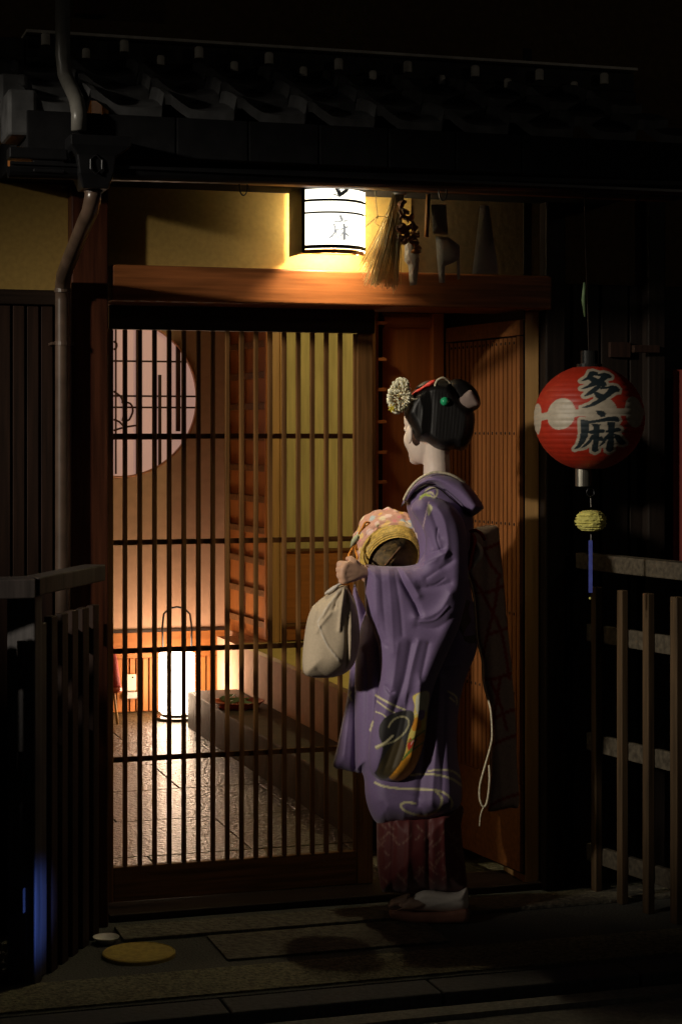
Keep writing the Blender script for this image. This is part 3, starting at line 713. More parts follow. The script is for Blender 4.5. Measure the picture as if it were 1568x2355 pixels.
for (s, wd) in ((.085, .045), (.17, .05), (.255, .05), (.34, .05), (.43, .055), (.52, .05)):
    MB().obox(G0 + gu * s + gn * .014 + Vector((0, 0, .51)), gu * wd / 2, gn * .012, Vector((0, 0, .51 - .012 * (s < .1)))).build('picket', 'fencedark' if s < .1 else 'board', fl2, .003)
for z in (.93, .62, .24): MB().box(-3, .614, -.69, -.665, z - .035, z + .035).build('rail', 'fencedark', fl2, .002)
x = .56
while x > -1.2: MB().box(x - .045, x, -.715, -.692, 0, 1.03).build('picket', 'fencedark', fl2, .003); x -= .105

# ================================================================= SMALL GROUND THINGS
g = PG(245, 2170); db = MB(); db.lathe([(.018, 0), (.022, .002), (.036, .016), (.041, .022), (.039, .022), (.034, .016), (.02, .006), (.001, .005)], g, 28)
tag(db.build('dish', 'white', smooth=True, loc=tuple(g)), 'small white ceramic dish on the pavement beside the left fence', 'dish')
g = PG(320, 2198); db = MB(); rd = 84 / FPX * (g - Vector(CAM)).dot(Vector(FW)); db.lathe([(rd, .0), (rd, .010), (rd * .97, .013), (rd * .95, .011), (.001, .011)], g, 48)
tag(db.build('manhole_cover', 'brass', loc=tuple(g)), 'round yellow metal cover set in the pavement in front of the gate', 'manhole cover')

# ================================================================= INTERIOR THINGS
LB = PY(407, 1650, 3.75); LB = PG(407, 1652, .016); fl_ = thing('floor_lamp', 'glowing white cylindrical paper floor lamp standing on the stone floor behind the gate', 'lamp', tuple(LB))
dl_ = (LB - Vector(CAM)).dot(Vector(FW)); rl = 41 / FPX * dl_; zl0, zl1 = LB.z + .012 + (1652 - 1640) / FPX * dl_, LB.z + (1652 - 1502) / FPX * dl_
sh = MB(); prof = [(rl * .93, zl0 - LB.z)]
for k in range(20): z = zl0 + (zl1 - zl0) * (k + .5) / 20; prof += [(rl * .985, z - LB.z - .006), (rl * 1.0, z - LB.z), (rl * .985, z - LB.z + .006)]
prof.append((rl * .93, zl1 - LB.z)); sh.lathe(prof, LB, 40)
sh.build('paper_shade', emat('lit_paper_lamp', (1, .70, .47), 28), fl_, smooth=True)
MB().lathe([(rl * 1.2, 0), (rl * 1.2, .012), (rl * .9, .02), (rl * .9, .03)], LB, 32).build('base', 'black', fl_)
hd = [P(375, 1500, dl_), P(374, 1440, dl_), P(377, 1412, dl_), P(390, 1399, dl_), P(407, 1396, dl_), P(424, 1399, dl_), P(437, 1412, dl_), P(441, 1440, dl_), P(441, 1500, dl_)]
MB().tube(hd, .0055, 8).build('handle', 'metal', fl_, smooth=True)
tb = PX(548, 1600, 2.22); tb = P(548, 1598, 9.2); tb.z = .2005
ty = thing('tray', 'low red lacquer tray with green leaves standing on the stone step behind the gate', 'tray', tuple(tb))
def tlathe(prof): return MB().lathe(prof, tb, 36)
tlathe([(.10, 0), (.105, .012), (.125, .03), (.13, .034), (.122, .034), (.1, .016), (.001, .014)]).build('dish', 'redt', ty, smooth=True)
lf = MB()
for k in range(18):
    a = rng.rand() * 6.28; r = rng.rand() * .09; c0 = tb + Vector((r * math.cos(a), r * math.sin(a), .028 + rng.rand() * .02)); ax = Vector((math.cos(a * 3), math.sin(a * 3), .2)).normalized()
    lf.ell(c0, (ax * .035, ax.orthogonal().normalized() * .01, Vector((0, 0, .003))), 8, 5)
lf.build('leaves', 'leaf', ty, smooth=True)
ub = PG(268, 1668, .015); du = (ub - Vector(CAM)).dot(Vector(FW)); um = thing('umbrella', 'closed dark red paper umbrella with a pale handle leaning at the left behind the gate', 'umbrella', tuple(ub))
MB().tube([P(236, 1420, du + .1), P(256, 1520, du + .05), P(262, 1588, du)], [.012, .035, .04], 14).build('canopy', 'redcloth', um, smooth=True)
MB().tube([P(262, 1586, du), P(271, 1666, du)], .007, 8).build('handle', 'pale', um, smooth=True)
MB().tube([P(262, 1580, du), P(263, 1592, du)], .043, 14).build('rim', 'redt', um, smooth=True)
cb_ = PY(302, 1590, BY - .05); cd = thing('notice_card', 'small cream card with a dark hole pinned on the slatted dado behind the gate', 'card', tuple(cb_))
m1 = MB(); pxbox(m1, 291, 314, 1551, 1588, BY - .03, BY - .022); m1.build('card', 'card', cd)
m1 = MB(); pxbox(m1, 289, 316, 1592, 1607, BY - .05, BY - .02); m1.build('shelf', 'paper', cd, .003)
MB().sph(PY(306, 1558, BY - .031), .005).build('pin', 'black', cd)


# ================================================================= PERSON
WD = 5.95
pr_loc = PG(985, 2112, 0)
person = thing('person', 'woman in lavender kimono with ornate black updo, facing the gate with basket and bag', 'person', tuple(pr_loc))
def linepaint(c, v, pl, w, col, soft=.8):
    d = segdist(v, crom(pl, False, 4) if len(pl) > 2 else np.array(pl, float), False)
    a = np.clip((w - d) / soft + .5, 0, 1)[:, None]; c[:] = c * (1 - a) + np.array(col) * a
def polypaint(c, v, pl, col):
    poly = crom(pl, True, 4); lo, hi = poly.min(0) - 3, poly.max(0) + 3; k = ((v > lo) & (v < hi)).all(1)
    if not k.any(): return
    q = v[k]; d = segdist(q, poly) * np.where(inside(q, poly), 1, -1); a = np.clip(d / 1.8 + .5, 0, 1)[:, None]; c[k] = c[k] * (1 - a) + np.array(col) * a
LAV = np.array([.175, .120, .245]); CREAM = np.array([.62, .56, .34]); 
def remeshed(mb, name, vox, colf, parent, m, smooth_it=6):
    tmp = mb.build(name + '_src', m); r = tmp.modifiers.new('r', 'REMESH'); r.mode = 'VOXEL'; r.voxel_size = vox
    s = tmp.modifiers.new('s', 'SMOOTH'); s.factor = .5; s.iterations = smooth_it
    dg = bpy.context.evaluated_depsgraph_get(); me = bpy.data.meshes.new_from_object(tmp.evaluated_get(dg)); bpy.data.objects.remove(tmp)
    n = len(me.vertices); co_ = np.empty(n * 3, np.float32); me.vertices.foreach_get('co', co_); co_ = co_.reshape(-1, 3).astype(float)
    A = co_ - CAM; dd = A @ FW; px = np.stack([784 + FPX * (A @ RT) / dd, HY - FPX * (A @ UP) / dd], 1)
    c = colf(co_, px); off = np.array(ROOTLOC[parent_root(parent)])
    me.vertices.foreach_set('co', (co_ - off).astype(np.float32).ravel())
    at = me.color_attributes.new('Col', 'FLOAT_COLOR', 'POINT'); arr = np.ones((n, 4), np.float32); arr[:, :3] = c; at.data.foreach_set('color', arr.ravel())
    me.polygons.foreach_set('use_smooth', [True] * len(me.polygons)); me.materials.clear(); me.materials.append(M[m]); me.update()
    o = bpy.data.objects.new(name, me); COL.objects.link(o); o.parent = parent; return o
# --- body: one continuous surface
b = MB(); aH = R_(62)
Fh = Vector(-RT * math.cos(aH) + FW * math.sin(aH)); Sh = Vector(-RT * math.sin(aH) - FW * math.cos(aH)); Uh = Vector(UP)
HC = P(984, 985, 5.945)
def HP(f, s, u): return HC + Fh * f + Sh * s + Uh * u
def he(f, s, u, a, b_, c_): b.ell(HP(f, s, u), (Fh * a, Sh * b_, Uh * c_), 24, 16)
he(-.005, 0, .03, .094, .074, .086); he(.028, 0, -.03, .062, .058, .085); he(.034, 0, -.074, .048, .043, .038); he(.074, 0, -.099, .021, .023, .018); he(.052, 0, -.085, .036, .036, .026)
for s in (-1, 1):
    he(.052, s * .030, -.036, .027, .025, .036); he(.070, s * .024, .018, .018, .022, .011); he(.073, s * .031, -.002, .014, .014, .012); he(-.01, s * .075, -.02, .018, .008, .030)
he(.096, 0, -.036, .015, .012, .012); he(.086, 0, -.072, .012, .019, .007); he(.084, 0, -.082, .010, .014, .006)
b.tube([HP(.078, 0, .008), HP(.100, 0, -.032)], [.009, .009], 10)
b.tube([P(1000, 1010, 5.94), P(1004, 1060, 5.945), P(1004, 1110, 5.95), P(1006, 1150, 5.95)], [.045, .0415, .044, .062], 20)
# torso, legs
b.rings([[P(x, y, WD) + Vector(RT) * w_ * math.cos(t) + Vector(FW) * d_ * math.sin(t) for t in np.linspace(0, 2 * math.pi, 24, endpoint=False)]
         for x, y, w_, d_ in ((1006, 1135, .05, .06), (1006, 1160, .075, .13), (1010, 1200, .085, .155), (1010, 1270, .09, .12), (1005, 1370, .085, .10), (1000, 1450, .10, .13), (990, 1520, .10, .14))])
for o_ in (.03, .15):
    b.tube([P(990, 1500, WD + o_), P(965, 1750, WD + o_), P(970, 1900, WD + o_), P(1000, 2055, WD + o_ - .01)], [.07, .048, .036, .024], 16)
    b.tube([P(1015, 2072, WD + o_ - .02), P(970, 2082, WD + o_ - .03), P(930, 2086, WD + o_ - .04)], [.020, .016, .009], 14)
# near arm
b.tube([P(1000, 1180, 5.85), P(1030, 1240, 5.83), P(1022, 1320, 5.81)], [.045, .040, .032], 14)
b.tube([P(1022, 1320, 5.81), P(930, 1332, 5.795), P(862, 1320, 5.765), P(836, 1314, 5.735)], [.032, .024, .0205, .0205], 14)
# far arm, supporting the basket from below
b.tube([P(985, 1185, 6.06), P(975, 1270, 6.1), P(955, 1325, 6.08)], [.045, .04, .036], 14)
b.tube([P(955, 1325, 6.08), P(920, 1345, 6.02), P(890, 1350, 5.98)], [.034, .028, .02], 14)
def hand(wrist, kn, curl, thumb, rk=.0088):
    for K in kn: b.tube([wrist, (Vector(wrist) + Vector(K)) / 2, K], [.020, .0165, rk * 1.25], 12)
    b.tube([kn[0], kn[1], kn[2], kn[3]], [rk * 1.3] * 4, 10)
    for K, cs in zip(kn, curl):
        b.tube([K] + cs, [rk * 1.15, rk * 1.05, rk, rk * .85][:len(cs) + 1], 10)
        for q in [K] + cs: b.sph(q, rk * 1.02, 10, 7)
    b.tube(thumb, [.013, .0105, .0095, .0075], 10); b.sph(thumb[-1], .0078, 10, 7)
D0 = 5.70
kn = [P(797, 1297, D0), P(789, 1310, D0 - .006), P(788, 1324, D0 - .004), P(793, 1336, D0 + .002)]
curl = [[P(780, 1296, D0 + .012), P(779, 1299, D0 + .034), P(795, 1302, D0 + .046)], [P(778, 1309, D0 + .008), P(778, 1311, D0 + .032), P(795, 1313, D0 + .046)],
        [P(779, 1323, D0 + .008), P(780, 1323, D0 + .030), P(796, 1324, D0 + .044)], [P(784, 1337, D0 + .010), P(785, 1336, D0 + .028), P(797, 1335, D0 + .040)]]
hand(P(836, 1314, 5.735), kn, curl, [P(826, 1304, 5.725), P(815, 1292, 5.712), P(807, 1284, 5.715), P(799, 1285, 5.735)])
D1 = 5.98
kn = [P(868, 1338, D1 - .03), P(866, 1345, D1 - .012), P(866, 1352, D1 + .006), P(868, 1358, D1 + .022)]
curl = [[P(850, 1334 + i * 2, D1 - .034 + i * .018), P(838, 1326 + i * 2, D1 - .036 + i * .018), P(832, 1316 + i * 2, D1 - .036 + i * .018)] for i in range(4)]
hand(P(890, 1350, D1), kn, curl, [P(884, 1345, D1 - .02), P(876, 1336, D1 - .045), P(866, 1328, D1 - .055), P(858, 1322, D1 - .055)])
def bodycol(v, px):
    c = np.tile(np.array([.66, .54, .46]), (len(v), 1))
    hnd = (px[:, 1] > 1270); c[hnd] = (.62, .37, .25)
    for s in (-1, 1):
        e = np.array(HP(.083, s * .031, -.002)); m = (np.abs((v - e) @ np.array(Uh)) < .0045) & (np.linalg.norm(v - e, axis=1) < .014); c[m] = (.02, .015, .015)
        e = np.array(HP(.085, s * .032, .022)); m = (np.abs((v - e) @ np.array(Uh)) < .003) & (np.linalg.norm(v - e, axis=1) < .018); c[m] = (.04, .02, .02)
    e = np.array(HP(.095, 0, -.077)); m = (np.abs((v - e) @ np.array(Uh)) < .008) & (np.linalg.norm(v - e, axis=1) < .02); c[m] = (.45, .02, .02)
    return c
body = remeshed(b, 'body', .0034, bodycol, person, 'skin', 4)

# --- hair
hair_o = [(928, 951), (932, 930), (940, 912), (954, 895), (975, 880), (1000, 874), (1020, 873), (1036, 876), (1050, 892), (1062, 915), (1078, 930), (1090, 950), (1091, 974), (1086, 1003), (1080, 1018), (1071, 1032), (1057, 1037), (1044, 1033), (1030, 1036), (1012, 1036), (996, 1030), (982, 1020), (974, 1016), (964, 1016), (954, 1010), (948, 996), (941, 980), (934, 965)]
hf = [([(960, 905), (972, 940), (968, 985), (966, 1010)], 9, .005), ([(985, 890), (992, 930), (990, 980), (985, 1015)], 9, -.004)]
for k in range(34):
    x = 943 + k * 4.1; hf.append(([(x + 14 - k * .45, 896 + abs(k - 12)), (x + 4, 950), (x + 3 - k * .3, 1024)], 1.5, .0003 * (-1) ** k))
hairo = inflate(hair_o, 5.935, .105, hf, g=2.4, R=26).build('hair', 'hair', person, smooth=True)
ch = [(1022, 905), (1025, 885), (1036, 875), (1052, 871), (1070, 876), (1088, 889), (1099, 905), (1104, 922), (1103, 934), (1090, 945), (1070, 950), (1045, 948), (1028, 935)]
inflate(ch, 5.92, .062, [([(1040, 885), (1060, 882), (1085, 900)], 6, .004)], g=3.5).build('chignon', 'hair', hairo, smooth=True)
bn = [(955, 894), (968, 881), (985, 875), (1003, 876), (1000, 886), (985, 892), (968, 900)]
inflate(bn, 5.90, .03, g=3.5).build('top_knot', 'hair', hairo, smooth=True)
rb = [(946, 907), (955, 898), (968, 891), (980, 882), (992, 875), (1001, 874), (1000, 882), (990, 890), (978, 893), (968, 901), (957, 905), (949, 911)]
inflate(rb, 5.855, .016, [([(960, 900), (975, 890), (990, 883)], 3, .006), ([(970, 899), (985, 884)], 2.5, -.006)], g=2.5, step=3).build('red_hair_cloth', mat('scarlet_cloth', (.62, .02, .012), .6), hairo, smooth=True)
inflate([(1041, 923), (1060, 910), (1081, 896), (1088, 903), (1096, 918), (1103, 931), (1090, 938), (1071, 942), (1053, 936)], 5.862, .012, g=4).build('pale_hair_ribbon', 'ribbon', hairo, smooth=True)
tube_px([(1001, 899, 5.85), (1000, 885, 5.845), (1006, 874, 5.845), (1018, 869, 5.85), (1029, 874, 5.86), (1035, 882, 5.87)], .0035, 8, 3).build('hair_comb', 'cream', hairo, smooth=True)
MB().sph(P(1022, 923, 5.825), .0138, 20, 14).build('jade_hairpin', 'jade', hairo, smooth=True)
MB().tube([P(1014, 914, 5.82), P(1022, 923, 5.825), P(1045, 938, 5.86)], .0018, 6).build('silver_hairpin', 'silver', hairo)
tube_px([(935, 915, 5.83), (948, 917, 5.83), (958, 918, 5.835), (964, 914, 5.84)], .003, 6, 3).build('hairpin_stem', 'cream', hairo, smooth=True)
fm = MB()
FC = P(918, 910, 5.84)
for k in range(230):
    dv = Vector(rng.randn(3)).normalized(); bx = Vector(RT) * dv.x * .029 + Uh * dv.z * .048 + Vector(FW) * dv.y * .024
    bx += Vector(RT) * (.006 if dv.z > 0 else -.004) * abs(dv.z)
    t = (bx.normalized() + Uh * .4 + Vector(rng.randn(3)) * .3).normalized(); c0 = FC + bx
    fm.tube([c0 - t * .006, c0 + t * .004 + bx * .06, c0 + t * .011], [.0014, .0034, .0014], 6)
for k in range(5):
    c0 = P(914 + k * 5, 880 + (k % 2) * 5, 5.835); fm.tube([c0 + Vector(RT) * .007 * math.cos(t) + Uh * .009 * math.sin(t) for t in np.linspace(0, 5.2, 10)], .0016, 5)
fm.build('flower_hairpin', mat('cream_petals', (.78, .74, .55), .5), hairo, smooth=True)
st = MB(); c0 = P(901, 939, 5.82)
for k in range(7):
    a = k * .898; st.tube([c0, c0 + Vector(RT) * .013 * math.cos(a) + Uh * .013 * math.sin(a)], [.0035, .0012], 6)
st.build('yellow_flower', mat('yellow_petal', (.65, .5, .03), .6), hairo, smooth=True)

# --- under robe
def redc(v):
    c = np.tile(np.array([.085, .007, .007]), (len(v), 1)); r = np.random.RandomState(3)
    for k in range(46):
        x, y = 865 + r.rand() * 200, 1900 + r.rand() * 150; l = 8 + r.rand() * 14; s = r.choice([-1, 1])
        linepaint(c, v, [(x, y), (x + l * .5 * s, y - l * .4), (x + l * s, y - l)], 1.3, (.20, .10, .075), 2.5)
    return c
inflate([(868, 1870), (866, 1930), (867, 1980), (871, 2020), (878, 2050), (900, 2052), (940, 2056), (965, 2050), (1000, 2052), (1040, 2054), (1072, 2044), (1070, 2000), (1064, 1950), (1060, 1900), (1058, 1850), (960, 1850), (890, 1850)],
        5.97, .13, [([(880, 1890), (884, 2050)], 5, .008), ([(905, 1890), (900, 2050)], 6, -.010), ([(940, 1890), (935, 2050)], 7, .010), ([(985, 1890), (985, 2050)], 7, -.012), ([(1020, 1880), (1025, 2040)], 8, .010)], g=4, colf=redc).build('under_robe', 'silk', person, smooth=True)
# --- main robe
def robec(v):
    c = np.tile(LAV, (len(v), 1)); 
    for w_, pl in ((2.3, [(864, 1599), (880, 1609), (905, 1622), (930, 1632)]), (1.7, [(866, 1612), (882, 1624), (900, 1636), (925, 1650)]), (1.5, [(864, 1637), (878, 1642), (888, 1650)]),
                   (2.6, [(862, 1800), (885, 1809), (925, 1814), (960, 1815), (1000, 1817), (1025, 1826), (1039, 1843), (1037, 1858)]), (2.8, [(1000, 1818), (1014, 1834), (1014, 1850), (1003, 1866), (975, 1876), (945, 1871), (925, 1860), (922, 1850), (935, 1845), (955, 1848)]),
                   (2.5, [(945, 1783), (975, 1780), (1010, 1783), (1040, 1792), (1060, 1806)]), (2.2, [(985, 1773), (1020, 1770), (1045, 1776), (1062, 1792)]), (2.2, [(857, 1660), (851, 1680)]),
                   (2.2, [(864, 1718), (885, 1708), (900, 1695)]), (1.6, [(1030, 1590), (1048, 1602), (1050, 1620)]), (1.6, [(1034, 1604), (1045, 1614)]), (1.6, [(806, 1590), (803, 1600), (808, 1610)])):
        linepaint(c, v, pl, w_, CREAM)
    for pl in ([(973, 1138), (982, 1126), (996, 1121), (1005, 1127), (1004, 1138), (998, 1145), (990, 1141)], [(966, 1142), (990, 1132), (998, 1140)]): linepaint(c, v, pl, 1.7, CREAM)
    linepaint(c, v, [(966, 1146), (976, 1138), (988, 1140)], 2.6, (.40, .48, .08)); linepaint(c, v, [(927, 1166), (934, 1158)], 3, (.40, .48, .12))
    return c
rb_o = [(936, 1150), (960, 1118), (1000, 1100), (1045, 1125), (1078, 1165), (1088, 1200), (1086, 1250), (1078, 1300), (1080, 1340), (1090, 1400), (1098, 1460), (1094, 1500), (1078, 1540), (1066, 1575), (1056, 1620), (1050, 1680), (1052, 1740), (1060, 1790), (1062, 1830), (1056, 1856), (1044, 1868), (1010, 1884), (962, 1894), (910, 1897), (880, 1897), (862, 1888), (848, 1862), (840, 1830), (837, 1790), (828, 1770), (818, 1770), (816, 1700), (815, 1600), (818, 1500), (835, 1420), (870, 1350), (940, 1300), (952, 1260), (948, 1210), (938, 1180)]
rbf = [([(1012, 1560), (1003, 1700), (992, 1850)], 9, .020), ([(985, 1600), (975, 1720), (962, 1850)], 8, -.022), ([(1036, 1590), (1030, 1700), (1036, 1840)], 7, .010), ([(1022, 1600), (1016, 1830)], 5, -.010),
       ([(842, 1500), (845, 1600), (842, 1700), (838, 1770)], 9, -.035), ([(860, 1600), (852, 1700), (846, 1790), (850, 1850)], 7, .014), ([(868, 1790), (900, 1815), (960, 1835)], 6, -.012), ([(870, 1840), (930, 1868), (1010, 1865)], 12, .010),
       ([(1000, 1500), (1040, 1480), (1080, 1450)], 10, .014), ([(1000, 1450), (1050, 1410), (1085, 1380)], 9, -.014), ([(985, 1560), (1020, 1535), (1060, 1530)], 7, .012), ([(880, 1850), (890, 1890)], 6, -.006), ([(930, 1860), (926, 1896)], 7, .006), ([(970, 1860), (975, 1893)], 6, -.006)]
inflate(rb_o, 5.95, .135, [(a, w * 1.2, A * .45) for a, w, A in rbf], g=2.4, R=50, colf=robec, noise=.0005).build('robe', 'silk', person, smooth=True)
# far sleeve
inflate([(814, 1345), (826, 1372), (842, 1405), (862, 1455), (866, 1600), (852, 1700), (834, 1772), (817, 1776), (790, 1770), (767, 1761), (776, 1715), (788, 1655), (800, 1590), (806, 1500), (808, 1420)], 6.0, .05,
        [([(806, 1580), (790, 1740)], 6, .010), ([(822, 1560), (815, 1770)], 7, -.02)], g=4, colf=robec).build('far_sleeve', 'silk', person, smooth=True)
# near sleeve
DARK = (.028, .03, .022)
def slc(v):
    c = robec(v)
    polypaint(c, v, [(950, 1600), (985, 1592), (982, 1640), (977, 1700), (962, 1748), (942, 1788), (916, 1797), (893, 1785), (915, 1758), (930, 1710), (945, 1665), (953, 1625)], (.75, .60, .14))
    polypaint(c, v, [(956, 1690), (976, 1690), (965, 1745), (940, 1788), (912, 1796), (893, 1785), (915, 1760), (935, 1730)], (.85, .36, .02))
    polypaint(c, v, [(950, 1655), (966, 1650), (966, 1675), (948, 1680)], (.70, .28, .02))
    polypaint(c, v, [(958, 1600), (985, 1592), (982, 1636), (972, 1632), (964, 1640), (956, 1634)], (.62, .60, .45))
    polypaint(c, v, [(962, 1636), (976, 1634), (974, 1652), (964, 1656)], (.26, .18, .42))
    polypaint(c, v, [(938, 1706), (943, 1697), (950, 1700), (956, 1694), (959, 1703), (953, 1709), (950, 1724), (942, 1727), (936, 1719)], (.60, .04, .015))
    for pl in ([(925, 1748), (945, 1728), (972, 1708)], [(940, 1706), (960, 1692), (976, 1680)], [(930, 1740), (950, 1716), (955, 1700)]): linepaint(c, v, pl, 1.5, (.12, .25, .04))
    for pl in ([(944, 1712), (950, 1704), (955, 1703)], [(943, 1655), (948, 1645), (960, 1640)]): linepaint(c, v, pl, 1.0, (.75, .6, .5))
    lf_ = [(862, 1780), (868, 1765), (880, 1720), (872, 1695), (872, 1672), (884, 1652), (905, 1640), (930, 1634), (948, 1636), (952, 1655), (940, 1690), (928, 1740), (908, 1772), (885, 1792)]
    polypaint(c, v, lf_, (.014, .012, .012))
    polypaint(c, v, [(866, 1780), (880, 1745), (900, 1715), (925, 1700), (928, 1735), (908, 1772), (885, 1792)], (.05, .033, .008))
    linepaint(c, v, [(893, 1672), (905, 1655), (925, 1648), (938, 1655), (938, 1672), (925, 1690), (905, 1705), (885, 1712), (866, 1722)], 2.0, (.30, .27, .15))
    linepaint(c, v, [(864, 1718), (885, 1708), (903, 1692)], 2.6, CREAM)
    linepaint(c, v, [(985, 1155), (975, 1200), (965, 1240)], 1.2, (.62, .45, .5)); polypaint(c, v, [(984, 1160), (994, 1166), (990, 1178), (984, 1186)], (.55, .52, .30))
    return c
sl_o = [(840, 1300), (838, 1330), (839, 1370), (842, 1412), (858, 1448), (871, 1496), (873, 1560), (866, 1602), (856, 1655), (848, 1710), (848, 1760), (862, 1788), (895, 1799), (925, 1796), (950, 1775), (968, 1735), (980, 1680), (988, 1620), (1005, 1560), (1030, 1500), (1056, 1440), (1072, 1370), (1077, 1300), (1074, 1240), (1064, 1195), (1040, 1162), (1005, 1144), (975, 1142), (954, 1152), (944, 1170), (950, 1184), (966, 1205), (977, 1232), (978, 1258), (970, 1280), (958, 1296), (930, 1302), (880, 1302)]
slf = [([(928, 1620), (908, 1700), (882, 1775)], 13, -.022), ([(985, 1600), (976, 1690), (950, 1775)], 8, .022), ([(1000, 1285), (975, 1297), (950, 1304)], 2, -.008), ([(1012, 1262), (1004, 1240), (1006, 1215)], 2, -.008), ([(1030, 1395), (1000, 1425), (965, 1430)], 2.5, .008), ([(872, 1440), (886, 1475), (890, 1487)], 2, -.009), ([(1022, 1330), (1000, 1345), (985, 1347)], 2, -.007), ([(885, 1577), (897, 1594), (905, 1592)], 2.2, -.009), ([(955, 1160), (960, 1200), (975, 1225)], 2, .006), ([(960, 1165), (985, 1210), (1005, 1260), (1018, 1275)], 9, .014), ([(985, 1160), (1000, 1200), (1012, 1235)], 6, -.012), ([(1005, 1165), (1022, 1200), (1030, 1255), (1020, 1285)], 8, .016), ([(985, 1235), (1000, 1268)], 5, -.010),
       ([(1025, 1270), (1000, 1284), (968, 1296), (940, 1303)], 7, .018), ([(1018, 1262), (995, 1270), (980, 1272)], 3.5, -.012), ([(1040, 1290), (1010, 1310), (980, 1330)], 6, -.014), ([(913, 1306), (930, 1345), (952, 1385), (965, 1415)], 6.5, -.034),
       ([(925, 1310), (948, 1345), (962, 1370)], 8, .020), ([(955, 1335), (985, 1330), (1010, 1312)], 9, .012), ([(968, 1352), (1000, 1350), (1035, 1340)], 7, -.014), ([(955, 1420), (985, 1418), (1015, 1400), (1035, 1365)], 10, .022), ([(960, 1440), (1000, 1445), (1040, 1420)], 9, -.014),
       ([(862, 1310), (864, 1380), (870, 1460)], 6, .006), ([(876, 1310), (880, 1380), (888, 1470)], 5, -.006), ([(893, 1310), (900, 1400), (905, 1500)], 7, .007), ([(906, 1310), (920, 1400), (925, 1460)], 5, -.008),
       ([(848, 1410), (862, 1450), (885, 1485)], 3.5, -.008), ([(880, 1490), (885, 1550), (878, 1600)], 7, .008), ([(915, 1480), (905, 1560), (885, 1640)], 8, .010), ([(945, 1480), (930, 1560), (905, 1640)], 8, -.018), ([(962, 1475), (945, 1540), (930, 1620)], 7, .014),
       ([(985, 1480), (968, 1560)], 6, -.012), ([(890, 1580), (900, 1592)], 5, -.012), ([(965, 1560), (962, 1640), (945, 1740)], 8, .016), ([(940, 1600), (925, 1690), (900, 1770)], 7, -.012), ([(842, 1304), (842, 1400)], 3, .004)]
inflate(sl_o, 5.80, .075, [(a, w * 1.2, A * .42) for a, w, A in slf], tilt=(.0001, .00012), g=2.2, R=36, colf=slc, noise=.0005).build('near_sleeve', 'silk', person, smooth=True)
# collar
def colc(v): return robec(v)
co_o = [(922, 1166), (930, 1146), (940, 1128), (958, 1107), (980, 1093), (1003, 1086), (1030, 1090), (1050, 1098), (1070, 1110), (1092, 1134), (1111, 1164), (1107, 1173), (1085, 1188), (1070, 1178), (1052, 1160), (1034, 1143), (1010, 1123), (988, 1115), (970, 1119), (955, 1130), (940, 1148)]
inflate(co_o, 5.90, .085, [([(960, 1120), (1000, 1102), (1050, 1125), (1090, 1165)], 9, .006), ([(940, 1140), (980, 1108)], 4, .006)], g=3.2, R=20, colf=colc).build('collar', 'silk', person, smooth=True)
tube_px([(928, 1150, 5.86), (940, 1127, 5.84), (958, 1106, 5.83), (980, 1092, 5.825), (1003, 1086, 5.825), (1030, 1090, 5.83), (1050, 1098, 5.84), (1068, 1109, 5.86)], .0042, 8, 3).build('collar_edge', 'cream', person, smooth=True)
tube_px([(955, 1131, 5.822), (970, 1120, 5.815), (988, 1116, 5.812), (1010, 1124, 5.812), (1034, 1144, 5.812), (1057, 1163, 5.82), (1070, 1177, 5.84), (1084, 1187, 5.87)], .0022, 6, 3).build('collar_piping', 'silk' if False else 'dark', person, smooth=True)
# obi
def obic(v):
    c = np.tile(np.array([.10, .075, .06]), (len(v), 1))
    for pl in ([(1030, 1430), (1070, 1400), (1090, 1380)], [(1040, 1370), (1085, 1350)]): linepaint(c, v, pl, 3, (.10, .02, .015))
    return c
inflate([(1040, 1215), (1062, 1195), (1082, 1215), (1082, 1270), (1076, 1313), (1084, 1370), (1096, 1440), (1098, 1480), (1080, 1500), (1040, 1490), (1010, 1400), (1010, 1300)], 5.95, .148, g=5, R=60, colf=obic).build('obi', 'fabd', person, smooth=True)
def tailc(v):
    c = np.tile(np.array([.42, .31, .25]), (len(v), 1)); rr_ = (.32, .035, .018)
    for pl in ([(1085, 1266), (1115, 1262), (1149, 1248)], [(1110, 1262), (1130, 1300), (1150, 1325)], [(1075, 1318), (1100, 1350), (1125, 1395), (1148, 1440), (1162, 1500), (1170, 1560)], [(1085, 1363), (1120, 1362), (1160, 1347)], [(1145, 1330), (1138, 1390), (1120, 1460), (1108, 1520)],
               [(1128, 1457), (1166, 1445)], [(1112, 1562), (1140, 1560), (1175, 1548)], [(1128, 1570), (1150, 1620), (1165, 1680)], [(1150, 1560), (1140, 1620), (1130, 1690)], [(1130, 1655), (1160, 1640), (1185, 1630)], [(1128, 1715), (1160, 1700), (1188, 1690)], [(1112, 1862), (1150, 1840), (1195, 1825)]):
        linepaint(c, v, pl, 3.6, rr_, 1)
    return c
inflate([(1078, 1225), (1095, 1213), (1120, 1208), (1144, 1212), (1149, 1248), (1154, 1300), (1159, 1350), (1166, 1435), (1176, 1536), (1185, 1654), (1188, 1760), (1193, 1850), (1170, 1858), (1124, 1866), (1122, 1840), (1127, 1780), (1127, 1725), (1132, 1688), (1127, 1630), (1112, 1573), (1108, 1519), (1097, 1472), (1088, 1367), (1074, 1313), (1074, 1270)],
        6.06, .03, [([(1120, 1230), (1130, 1500), (1155, 1850)], 12, .01)], tilt=(.0006, 0), g=4, R=18, colf=tailc).build('obi_tail', 'fabd', person, smooth=True)
